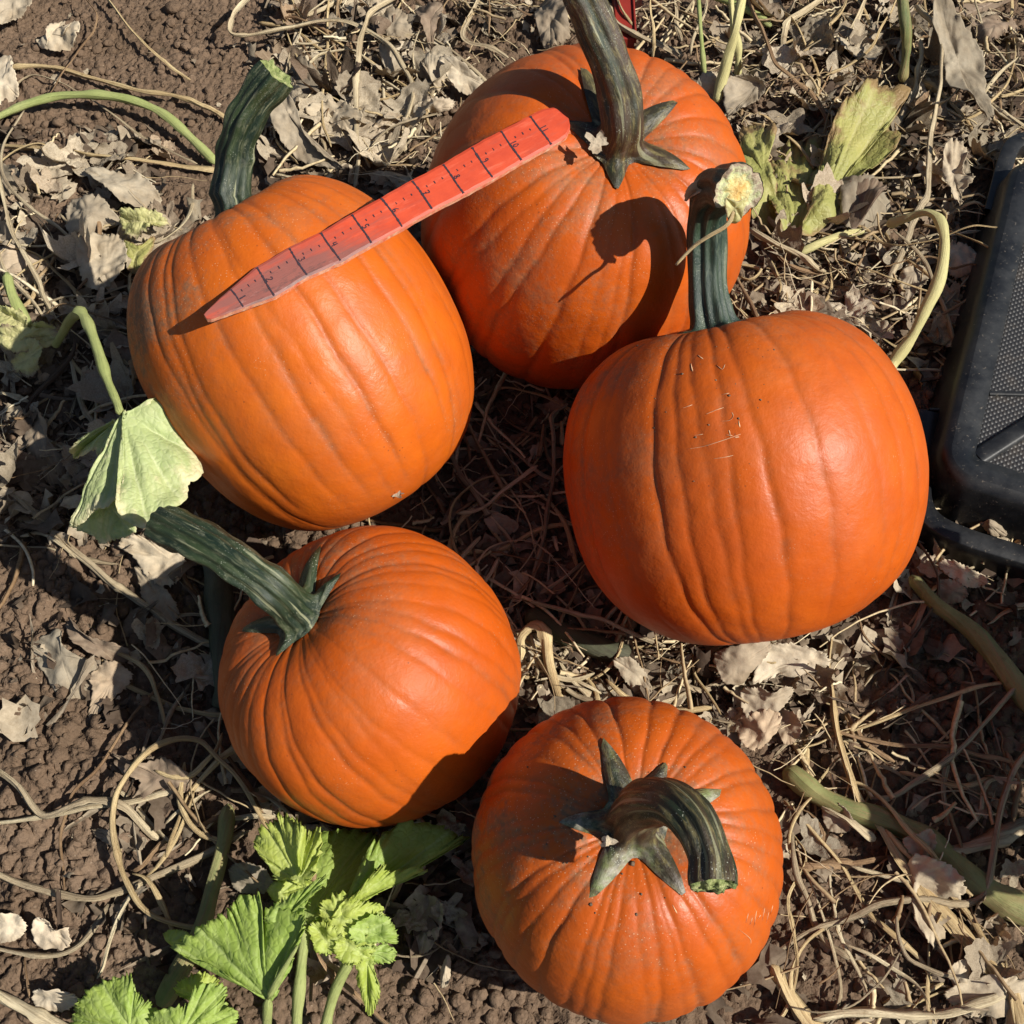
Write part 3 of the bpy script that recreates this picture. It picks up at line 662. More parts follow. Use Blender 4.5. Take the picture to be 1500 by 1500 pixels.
def vine(pts, w, mat, label=None, name='dry_tendril', cat='tendril', parent=None, z=.006, seed=0, wob=1.0, abs_z=False, flat=.75, group=None, rib=.12, origin=None):
    """pts: picture points with optional height in mm above the soil; heights follow the soil unless abs_z"""
    C = []
    for p in pts:
        zz = p[2]/1000 if len(p) > 2 else z
        q = at(p[0], p[1], zz)
        if not abs_z:
            for _ in range(2): q = at(p[0], p[1], zz+max(hl(q), -.004))
        C.append(q)
    C = np.array(C); Ln = np.linalg.norm(np.diff(C, axis=0), axis=1).sum(); n = int(np.clip(Ln/.0045, 8, 90))
    P = catmull(C, n); e = np.linspace(0, 1, n)
    P = P+wob*(.0042*(vnoise(np.stack([e*Ln*9, 0*e+seed*2.3], -1), 1, 15)[:, None]*np.array([.7, .7, .25])+vnoise(np.stack([e*Ln*9, 0*e+seed*2.3], -1), 1, 16)[:, None]*np.array([.7, -.7, .2]))*np.minimum(1, np.minimum(e, 1-e)*8)[:, None]*min(1, Ln/.12)*.5+.0014*np.stack([vnoise(np.stack([e*Ln*40, 0*e+seed*3.1], -1), 1, 5), vnoise(np.stack([e*Ln*40, 0*e+seed*3.1], -1), 1, 6), .5*vnoise(np.stack([e*Ln*40, 0*e+seed], -1), 1, 7)], -1))
    w = w if isinstance(w, (list, tuple)) else (w, w*.85)
    rad = np.interp(e, np.linspace(0, 1, len(w)), [pxr(v) for v in w])*(1+.22*vnoise(np.stack([e*Ln*55, 0*e+seed*1.7], -1), 1, 11)+.45*np.exp(-((e-((seed*.37) % 1)*.8-.1)*Ln/.004)**2)*(wob > 1))
    tip = np.minimum(1, np.minimum(e, 1-e)*n/1.5+.45); rad = rad*tip
    return tube(name, P, rad, M[mat] if isinstance(mat, str) else mat, parent, seed=seed, label=label, cat=cat if parent is None else None, group=group, flat=flat, rib=rib)
def hl(p): return float(hlow(np.array([[p[0], p[1]]]))[0])+.001

def leaf_fan(name, node, outl, mat, parent=None, nout=84, nring=13, teeth=.0012, crumple=.0022, pillow=.003, veins=5, seed=0, thick=.0005, cup=0.0, folds=0, **kw):
    """leaf blade spanned from a vein node to an outline, both given as 3-D points; crumpled, veined and toothed"""
    node = np.asarray(node, float); O = catmull_closed(outl, nout); rs = np.random.RandomState(seed)
    d = O-node; ln = np.linalg.norm(d, axis=1)[:, None]+1e-9
    tooth = rs.uniform(-.6, 1.0, nout)*(np.arange(nout) % 2*2-1)
    teeth = teeth*min(1.0, float(np.median(ln))/.022); jag = d/ln*(teeth*tooth)[:, None]*np.minimum(1, ln/.01)+np.array([0, 0, 1])*(rs.randn(nout)*teeth*.8)[:, None]
    nrm = np.zeros(3)
    for i in range(nout): nrm += np.cross(O[i]-node, O[(i+1) % nout]-node)
    nrm = unit(nrm); nrm = nrm if nrm[2] > 0 else -nrm
    vi = (np.linspace(0, nout, veins, endpoint=False)+nout/veins*.5+rs.uniform(-2, 2, veins)).astype(int) % nout
    far = [int(np.argmax(np.where(np.abs((np.arange(nout)-v+nout/2) % nout-nout/2) < nout/veins*.5, ln[:, 0], 0))) for v in vi]
    jj = np.arange(nout); V = [node]; vein = [.2 if folds else 1.0]; edge = [0.0]
    Ls = float(np.median(ln)); FO = [(rs.uniform(0, 6.28), rs.uniform(-.6, .6)*Ls, rs.uniform(-.55, .55)) for _ in range(folds)]; ctr = O.mean(0)
    for k in range(1, nring+1):
        f = (k/nring)**.85
        P = node+(O-node)*f+jag*f**7
        ve = np.zeros(nout); dist = np.full(nout, 1e9)
        for v in far:
            dj = np.abs((jj-v+nout/2) % nout-nout/2)*2*math.pi/nout*ln[:, 0]*f*.8
            ve = np.maximum(ve, np.exp(-(dj/(.0011+.0009*(1-f)))**2)); dist = np.minimum(dist, dj)
            # side veins leave the main one at an angle
            sv_ = np.abs(((ln[:, 0]*f-dj*.9)/(.0125)+.3) % 1-.5); ve = np.maximum(ve, .55*np.exp(-((.5-sv_)*9)**2)*(dj < .03)*(dj > .001))
        if folds: ve = ve*float(sstep(.15, .55, f))
        off = pillow*(1-np.exp(-(dist/.006)**2))*np.sin(math.pi*min(f, .93))-.0009*ve
        off = off+crumple*(1.2*vnoise(P, 1/.022, seed)+.55*vnoise(P, 1/.009, seed+3)+.25*vnoise(P, 1/.0045, seed+4))*(.35+.65*f)+cup*f*f
        if folds:
            fz = 0
            for (fa, fd, fs) in FO:
                dd = (P[:, 0]-ctr[0])*math.cos(fa)+(P[:, 1]-ctr[1])*math.sin(fa)-fd+.25*Ls*vnoise(P, 1/.03, seed+6); fz = fz+fs*(np.sqrt(dd*dd+2e-6)-.25*Ls)
            off = off+fz*.55+.0016*vnoise(P, 1/.006, seed+8)
        V.extend(P+nrm*off[:, None]); vein.extend(ve); edge.extend(np.full(nout, f))
    V = np.array(V); V[0] = V[1:1+nout].mean(0); k = np.arange(nout)
    Ft = np.stack([0*k, 1+(k+1) % nout, 1+k], 1); Fq = gridfaces(nring, nout, True)+1
    o = obj(name, V, [Ft, Fq], mat, parent, attrs={'vein': np.array(vein), 'edge': np.array(edge)}, **kw)
    if thick:
        m = o.modifiers.new('thickness', 'SOLIDIFY'); m.thickness = thick; m.offset = 0
    return o
def P3(pts): return [at(p[0], p[1], p[2]/1000) for p in pts]

def dry_proto(seed, lobes=5, curl=1.0, torn=.25, ratio=1.0):
    """unit-size (about 1 across) dried leaf: folded, curled and torn; returns mesh arrays"""
    rs = np.random.RandomState(seed); nth, nr_ = 60, 15
    th = np.linspace(0, 2*math.pi, nth, endpoint=False)
    r = .42*(1+.12*np.cos(lobes*th+rs.uniform(0, 6))+torn*vnoise(np.stack([np.cos(th)*1.6+seed, np.sin(th)*1.6], -1), 1.3, seed)); jg = 1+.055*rs.randn(nth)
    notch = np.exp(-((th-math.pi)/.35)**2); r *= 1-.6*notch
    far = rs.uniform(0, 6.28, 1)+np.arange(5)*1.2566; V = [np.zeros(3)]; vein = [.2]; edge = [0]
    for k in range(1, nr_+1):
        f = (k/nr_)**.9; jk = 1+(jg-1)*f**5; x = np.cos(th)*r*f*jk; y = np.sin(th)*r*f*ratio*jk
        ve = np.zeros(nth)
        for a in far:
            D = np.abs((th-a+math.pi) % (2*math.pi)-math.pi)*r*f; ve = np.maximum(ve, np.exp(-(D/.010)**2)*float(sstep(.15, .6, f)))
        V.extend(np.stack([x, y, 0*x-.012*ve], -1)); vein.extend(ve); edge.extend([f]*nth)
    V = np.array(V)
    # sharp folds across random lines, then rolled margins, then fine crumple
    for q in range(6):
        a = rs.uniform(0, 6.28); d = V[:, 0]*math.cos(a)+V[:, 1]*math.sin(a)-rs.uniform(-.22, .22)
        w = .05+.12*rs.rand(); V[:, 2] += curl*rs.uniform(-.10, .13)*(np.sqrt(d*d+w*w*.15)-w)/.45*1.1
    rr_ = np.hypot(V[:, 0], V[:, 1])
    a = rs.uniform(0, 6.28); d = V[:, 0]*math.cos(a)+V[:, 1]*math.sin(a)
    roll = curl*rs.uniform(.9, 2.4)*np.maximum(0, d-.08)*2.0               # roll one side over
    n_ = np.array([math.cos(a), math.sin(a), 0]); base = V-np.outer(d, n_)
    cu = np.maximum(0, d-.08); R_ = np.where(roll > 1e-4, cu/np.maximum(roll, 1e-4), 0)
    dd = np.where(roll > 1e-4, .08+R_*np.sin(roll), d); hz = np.where(roll > 1e-4, R_*(1-np.cos(roll)), 0)
    V = base+np.outer(dd, n_); V[:, 2] += hz
    V[:, 2] += curl*.35*rs.uniform(.2, 1)*rr_**2*1.3
    W = V*1.0; W[:, 0] += seed
    V[:, 2] += .055*vnoise(W, 6, seed+1)+.030*vnoise(W, 14, seed+2)+.014*vnoise(W, 30, seed+5)
    V[:, :2] += .03*np.stack([vnoise(W, 7, seed+3), vnoise(W, 7, seed+4)], -1)
    k = np.arange(nth); F_ = [np.stack([0*k, 1+(k+1) % nth, 1+k], 1), gridfaces(nr_, nth, True)+1]
    V[:, 2] -= np.percentile(V[:, 2], 12)
    return V, F_, np.array(vein), np.array(edge)
PROTO = []
for sd in range(18):
    V, F_, ve, ed = dry_proto(100+sd, lobes=[5, 3, 6, 4][sd % 4], curl=[.5, 1.0, 1.5, .8][sd % 4], torn=[.15, .35, .5, .3, .6][sd % 5], ratio=[1, .7, .9, .55][sd % 4])
    PROTO.append((V, F_, ve, ed))
PM = {}
def dry_leaf(x, y, size, mat='leaf', proto=None, rot=None, tilt=.25, label=None, group=None, rs=random, lift=0.0, zs=1.0):
    i = rs.randrange(len(PROTO)) if proto is None else proto; key = (i, mat)
    if key not in PM:
        V, F_, ve, ed = PROTO[i]; PM[key] = mesh('dry_leaf', V, F_, M[mat], attrs={'vein': ve, 'edge': ed})
    o = bpy.data.objects.new('dry_leaf', PM[key]); scene.collection.objects.link(o)
    o.rotation_euler = (rs.uniform(-tilt, tilt), rs.uniform(-tilt, tilt), rs.uniform(0, 6.28) if rot is None else RAD(rot))
    o.scale = (size, size, size*zs); o.location = (x, y, float(gz(x, y))+.001+lift+abs(tilt)*size*.08)
    return tag(o, label, 'leaf', group)
def dl(px, py, wpx, mat, label, proto, rot, tilt=.2, lift=0, zs=1.0, seed=1):
    p = at(px, py, .01+lift); return dry_leaf(p[0], p[1], wpx*.00062, mat, proto, rot, tilt, label, None, random.Random(seed), lift, zs)

# ---------------------------------------------------------------- crumbs of soil (stuff)
rng = np.random.RandomState(77)
import bmesh
def ico(sub):
    bm = bmesh.new(); bmesh.ops.create_icosphere(bm, subdivisions=sub, radius=1.0); V = np.array([v.co[:] for v in bm.verts]); F_ = np.array([[v.index for v in f.verts] for f in bm.faces]); bm.free(); return V, F_
IV1, IF1 = ico(1); CL1 = [IV1*(1+.3*np.random.RandomState(k).randn(len(IV1))*.6)[:, None]*[1, 1, .7] for k in range(10)]
IV, IF = ico(2); CL = []
for k in range(10):
    q = IV*(1+.22*vnoise(IV+k*5, 1.5, k)[:, None]+.10*vnoise(IV+k*5, 4.0, k+20)[:, None])
    for _ in range(4):                                   # knock flats off, like a broken clod
        d = unit(rng.randn(3)); s_ = q@d; lim = rng.uniform(.55, .85); q = q-np.outer(np.maximum(0, s_-lim), d)*.9
    CL.append(q)
Vs, Fs, o = [], [], 0; made = 0
def clump(P): return sstep(-.25, .5, fbm(P, 7, 41, 2))
cand = np.stack([rng.uniform(-.64, .64, 34000), rng.uniform(-.45, .70, 34000)], 1)
dens = .25+.75*clump(cand); keep = rng.rand(34000) < dens*.8; cand = cand[keep]
pz = gz(cand[:, 0], cand[:, 1]); ok = ~inside(np.concatenate([cand, pz[:, None]+.004], 1), -.004); cand = cand[ok]; pz = pz[ok]
sz = .0009+.0060*rng.rand(len(cand))**4.5; big = rng.rand(len(cand)) < .0015; sz[big] = rng.uniform(.006, .010, big.sum())
for (x, y), z, s_ in zip(cand, pz, sz):
    lo_ = s_ < .0024; q = (CL1 if lo_ else CL)[rng.randint(10)]*s_*np.array([1, 1, .72]); a = rng.uniform(0, 6.28); c_, sn = math.cos(a), math.sin(a)
    q = np.stack([q[:, 0]*c_-q[:, 1]*sn+x, q[:, 0]*sn+q[:, 1]*c_+y, q[:, 2]+z+s_*.25], 1)
    Vs.append(q); Fs.append((IF1 if lo_ else IF)+o); o += len(q)
obj('soil_crumbs', np.concatenate(Vs), np.concatenate(Fs), M['soil'], kind='stuff', label='loose brown crumbs and clods of dry soil on the ground', cat='soil', origin=(0, 0, 0))

# ---------------------------------------------------------------- fragments of leaf and straw (stuff)
LZ = [(380, 0, 640, 270, 1.0), (640, 0, 940, 60, .7), (1060, 0, 1500, 200, 1.0), (1090, 200, 1460, 560, .9), (0, 190, 230, 480, .9), (200, 300, 330, 400, .5), (0, 470, 250, 800, .7), (200, 780, 420, 1200, .35), (600, 520, 860, 1020, .8),
      (760, 900, 1240, 1080, .8), (1150, 1020, 1500, 1500, .16), (1200, 830, 1500, 1010, .4), (1340, 700, 1500, 860, 1.0), (100, 1150, 420, 1420, .12), (400, 1180, 720, 1420, .3), (0, 850, 220, 1060, .25), (0, 0, 380, 200, .05), (1060, 1400, 1500, 1500, .3)]
def lzd(px, py):
    d = 0
    for x0, y0, x1, y1, v in LZ:
        ex = min(px-x0, x1-px)/25+.5; ey = min(py-y0, y1-py)/25+.5; d = max(d, v*max(0, min(1, ex))*max(0, min(1, ey)))
    return d
rd = random.Random(5); Vs, Fs, VE, o, n_ = [], [], [], 0, 0
mini = []
for k in range(12):
    g = np.stack(np.meshgrid(np.linspace(-.5, .5, 5), np.linspace(-.5, .5, 5)), -1).reshape(-1, 2); r_ = np.random.RandomState(k)
    V = np.concatenate([g*[1, r_.uniform(.4, 1)]+.13*r_.randn(25, 2)*.6, np.zeros((25, 1))], 1); V[:, 2] = .30*vnoise(V*2.2+k, 1, k)+.10*r_.randn(25)*.6+.5*r_.rand()*V[:, 0]**2
    mini.append(V)
GF = gridfaces(5, 5)
for _ in range(30000):
    px, py = rd.uniform(-60, 1560), rd.uniform(-60, 1560)
    if rd.random() > .55*lzd(min(max(px, 1), 1499), min(max(py, 1), 1499)): continue
    p = at(px, py, .004)
    if inside(p[None]+[0, 0, .004], -.003)[0] or n_ > 4000: continue
    s_ = .004+.026*rd.random()**2.0; V = mini[rd.randrange(12)]*s_; a, b, c_ = rd.uniform(0, 6.28), rd.uniform(-.7, .7), rd.uniform(-.7, .7)
    if rd.random() < .3: V = V*[1.9, .16, .5]
    from mathutils import Euler
    Rm = np.array(Euler((b, c_, a)).to_matrix()); V = V@Rm.T+[p[0], p[1], float(gz(p[0], p[1]))+.0015+.010*rd.random()**2]
    Vs.append(V); Fs.append(GF+o); o += 25; n_ += 1; VE.append(np.full(25, rd.random()))
def m_frag():
    s = NT('leaf_fragments'); co = s.obco(); v = s.attr('shade')
    c = s.ramp(v, [(0, (.08, .055, .04)), (.3, (.16, .12, .085)), (.6, (.27, .215, .155)), (.85, (.40, .33, .24)), (1, (.54, .46, .33))])
    n = s.noise(co, 200, 5, .7); c = s.mix(s.mr(n, .35, .7, 0, .7), c, s.mix(1, c, (.5, .45, .4), 'MULTIPLY'))
    return s.bsdf(c, .85, .15, s.bump(n, .5, .001), .1)
M['frag'] = m_frag()
obj('leaf_crumbs', np.concatenate(Vs), np.concatenate(Fs), M['frag'], kind='stuff', label='crumbled bits of dead leaf and straw strewn over the soil', cat='litter', attrs={'shade': np.concatenate(VE)}, origin=(0, 0, 0))

# ---------------------------------------------------------------- short broken straws past the counted ones (stuff)
SZ = [(1080, -20, 1500, 260, 210), (1100, 250, 1440, 560, 120), (385, -20, 680, 270, 110), (0, 190, 260, 820, 90), (600, 540, 850, 1010, 110), (740, 880, 1240, 1080, 90), (1150, 1000, 1500, 1500, 80), (640, -20, 1080, 100, 90), (1340, 690, 1500, 900, 30), (180, 820, 430, 1250, 40), (400, 1180, 720, 1460, 20)]
rd = random.Random(31); Vs, Fs, VE, o = [], [], [], 0
for x0, y0, x1, y1, cnt in SZ:
    while cnt > 0:
        cnt -= 1; px, py = rd.uniform(x0, x1), rd.uniform(y0, y1); p = at(px, py, .004); a = rd.uniform(0, 6.28); k = rd.uniform(-13, 13); st = .0018+.0085*rd.random()**1.6; n = 11; q = []; z = rd.uniform(.002, .020); dz = rd.uniform(-.0012, .0012)
        for j in range(n): q.append((p[0], p[1], max(z, .0035))); p = p+[st*math.cos(a), st*math.sin(a), 0]; a += k*st+rd.uniform(-.12, .12); z += dz
        q = np.array(q); q[:, 2] += gz(q[:, 0], q[:, 1])*.6
        if inside(q, .001).any(): continue
        r = rd.choice([.0006, .0008, .0011, .0016, .0024])*np.linspace(1, .5, n)[:, None]; T = np.gradient(q, axis=0); T /= np.linalg.norm(T, axis=1)[:, None]; B = np.cross(T, [0, 0, 1.0]); B /= np.linalg.norm(B, axis=1)[:, None]+1e-9; U = np.cross(B, T); fl = rd.uniform(.25, .8); tw_ = rd.uniform(-.8, .8)
        Bn = B*math.cos(tw_)+U*math.sin(tw_); Un = -B*math.sin(tw_)+U*math.cos(tw_)
        R4 = np.stack([q+Bn*r, q+Un*r*fl, q-Bn*r, q-Un*r*fl], 1).reshape(-1, 3)
        Vs.append(R4); Fs.append(gridfaces(n, 4, True)+o); o += 4*n; VE.append(np.full(4*n, rd.random()))
def m_bits():
    s = NT('broken_straw'); co = s.obco(); v = s.attr('shade')
    c = s.ramp(v, [(0, (.20, .12, .06)), (.25, (.38, .28, .16)), (.5, (.54, .42, .24)), (.75, (.68, .56, .35)), (1, (.76, .66, .46))])
    n = s.noise(co, 260, 5, .7); c = s.mix(s.mr(n, .4, .7, 0, .7), c, s.mix(1, c, (.45, .38, .3), 'MULTIPLY'))
    return s.bsdf(c, .75, .25, s.bump(n, .4, .0006))
M['bits'] = m_bits()
obj('broken_straws', np.concatenate(Vs), np.concatenate(Fs), M['bits'], kind='stuff', label='tangle of thin broken straw and vine fibres over the litter', cat='straw', attrs={'shade': np.concatenate(VE)}, origin=(0, 0, 0))

# ---------------------------------------------------------------- scattered dead leaves and tendrils, countable, grouped by where they lie
LM = [((380, 190), 'the left stem'), ((420, 105), 'the cut tip of the left stem'), ((205, 330), 'the curled yellow-green leaf'), ((45, 480), 'the withered bloom'), ((190, 690), 'the wilting leaf'), ((110, 455), 'the hairpin bend of the petiole'),
 ((140, 140), 'the arching green petiole'), ((540, 30), 'the top of the upright pale tendril'), ((525, 200), 'the upright pale tendril'), ((595, 130), 'the bend of the grey-white tendril'), ((690, 240), 'the stake'), ((860, 20), 'the top stem'),
 ((1075, 60), 'the two tall yellow stalks'), ((1325, 60), 'the thick green stalk'), ((1370, 200), 'the long hanging grey stalk'), ((1380, 350), 'the elbow of the pale petiole'), ((1110, 240), 'the bright yellow-green leaf'), ((1270, 190), 'the large olive-yellow leaf'),
 ((1280, 310), 'the purplish dead leaf'), ((1480, 230), 'the crate corner'), ((1420, 470), 'the crate side'), ((1190, 450), 'the upper edge of the right pumpkin'), ((1040, 380), 'the right stem'), ((1430, 800), 'the crate rim'), ((1340, 860), 'the vine below the crate'),
 ((735, 770), 'the curled leaf in the hollow'), ((790, 930), 'the thick bent straw stalk'), ((690, 650), 'the right edge of the left pumpkin'), ((740, 900), 'the right edge of the lower left pumpkin'), ((1090, 970), 'the bright torn leaf'), ((1120, 1050), 'the pale crumpled leaves'),
 ((1270, 1190), 'the knot of the vine'), ((1370, 1330), 'the shredded grey leaf'), ((1440, 1300), 'the main green vine'), ((1160, 1330), 'the right edge of the front pumpkin'), ((1420, 1090), 'the level brown stalk'), ((1440, 1420), 'the lower end of the diagonal stalk'), ((1250, 1470), 'the pale stalk along the bottom'),
 ((100, 960), 'the flat brown leaf'), ((320, 900), 'the dark shaded vine'), ((240, 1140), 'the bleached leaf in the loop'), ((330, 1260), 'the old green stalk'), ((430, 1240), 'the top leaf of the green plant'), ((545, 1450), 'the tongue-shaped green leaf'), ((640, 1220), 'the right-hand leaf of the green plant'), ((650, 1400), 'the left edge of the front pumpkin'), ((20, 260), 'the purplish leaf at the left edge'), ((1450, 60), 'the top right corner board')]
used = {}
def fit(lb):
    while len(lb.split()) > 16: lb = lb.replace('close ', '', 1) if 'close ' in lb else lb.replace('a little ', '', 1) if 'a little ' in lb else ' '.join(lb.split()[1:])
    k = 0
    while lb in used and k < 4:
        k += 1; w = ['bent ', 'dusty ', 'ragged ', 'twisted '][k-1]; lb2 = w+(lb if len(lb.split()) < 16 else lb.replace('a little ', '').replace('close ', ''))
        if len(lb2.split()) <= 16 and lb2 not in used: lb = lb2; break
    used[lb] = 1; return lb
def where(px, py):
    b = min(LM, key=lambda l: (l[0][0]-px)**2+(l[0][1]-py)**2); dx, dy = px-b[0][0], py-b[0][1]; d = math.hypot(dx, dy)
    w = ('right of ' if dx > 0 else 'left of ') if abs(dx) > 2*abs(dy) else ('below ' if dy > 0 else 'above ') if abs(dy) > 2*abs(dx) else ('below right of ' if dx > 0 else 'below left of ') if dy > 0 else ('above right of ' if dx > 0 else 'above left of ')
    return ('close ' if d < 38 else 'a little ' if d < 75 else '')+w+b[1]
SH = ['frayed', 'tightly curled', 'half rolled', 'narrow folded']
ZONES = [('at the top between the left stem and the top pumpkin', (385, -20, 640, 270), 44, 24, 74),
 ('in the tangle at the upper right', (1075, -20, 1500, 250), 60, 44, 66), ('between the top pumpkin and the black crate', (1095, 250, 1440, 560), 34, 32, 58),
 ('on the soil left of the left pumpkin', (0, 200, 240, 480), 36, 10, 66), ('around the wilting leaf at the left edge', (0, 480, 300, 800), 30, 8, 60),
 ('in the hollow between the five pumpkins', (600, 560, 840, 1000), 7, 30, 40), ('just above the front pumpkin', (760, 930, 1200, 1090), 18, 12, 42),
 ('on the shaded soil at the lower right', (1150, 1000, 1500, 1500), 9, 26, 55), ('below and left of the lower left pumpkin', (180, 850, 430, 1250), 10, 7, 45),
 ('around the rim of the black crate', (1345, 700, 1500, 870), 12, 3, 38), ('beside the green plant at the bottom', (400, 1190, 740, 1440), 8, 7, 40), ('behind the top pumpkin', (640, -20, 950, 60), 8, 8, 45)]
seedn = 0
for place, (x0, y0, x1, y1), nl, nv, szp in ZONES:
    rd = random.Random(hash(place) % 1000 if False else len(place)*7+nl)
    for _ in range(nl*4):
        if nl <= 0: break
        px, py = rd.uniform(x0, x1), rd.uniform(y0, y1); p = at(px, py, .008); s_ = szp*.00068*rd.uniform(.45, 1.5)
        ring = np.array([[p[0]+s_*.3*math.cos(a), p[1]+s_*.3*math.sin(a), .022] for a in np.arange(0, 6.28, 1.05)])
        if inside(ring).sum() > 0: continue
        mt = rd.choice(['leaf', 'leaf', 'leaf', 'leaf_pale', 'leaf_brown']); pi = rd.randrange(18); cw = {'leaf': '', 'leaf_pale': 'pale ', 'leaf_brown': 'brown '}[mt]
        dry_leaf(p[0], p[1], s_, mt, pi, tilt=.45, label=fit(('large ' if s_ > szp*.00062*1.05 else 'small ' if s_ < szp*.00062*.75 else '')+SH[pi % 4]+' '+cw+'dead leaf '+where(px, py)), group='dead leaves '+place, rs=rd, lift=rd.uniform(0, .010)); nl -= 1
    for _ in range(nv*5):
        if nv <= 0: break
        px, py = rd.uniform(x0, x1), rd.uniform(y0, y1); a = rd.uniform(0, 6.28); pts = []; zz = rd.uniform(4, 16); k = rd.uniform(-.45, .45); st = rd.uniform(22, 52)
        for j in range(rd.randint(4, 7)):
            pts.append((px, py, max(3, zz))); px += st*math.cos(a); py += st*math.sin(a); a += k+rd.uniform(-.35, .35); zz += rd.uniform(-6, 6)
        if min(q[0] for q in pts) < x0-50 or max(q[0] for q in pts) > x1+50 or min(q[1] for q in pts) < y0-50 or max(q[1] for q in pts) > y1+50: continue
        W3 = np.array([at(q[0], q[1], q[2]/1000+.003) for q in pts])
        if inside(catmull(W3, 20), .002).any(): continue
        seedn += 1; wd = rd.choice([3, 3.8, 5, 6.5, 9, 9]); mt = rd.choice(['straw', 'straw', 'straw_pale', 'straw_grey', 'straw_brown', 'straw_pale'])
        mid_ = pts[len(pts)//2]; nm = {3: 'hair-thin ', 3.8: 'fine ', 5: 'thin ', 6.5: '', 9: 'broad '}[wd]+{'straw': 'straw', 'straw_grey': 'grey', 'straw_brown': 'brown', 'straw_pale': 'pale'}[mt]
        vine(pts, (wd, wd*.6), mt, fit(nm+' tendril '+where(mid_[0], mid_[1])), seed=seedn, group='dried tendrils '+place, flat=rd.choice([.9, .6, .4])); nv -= 1
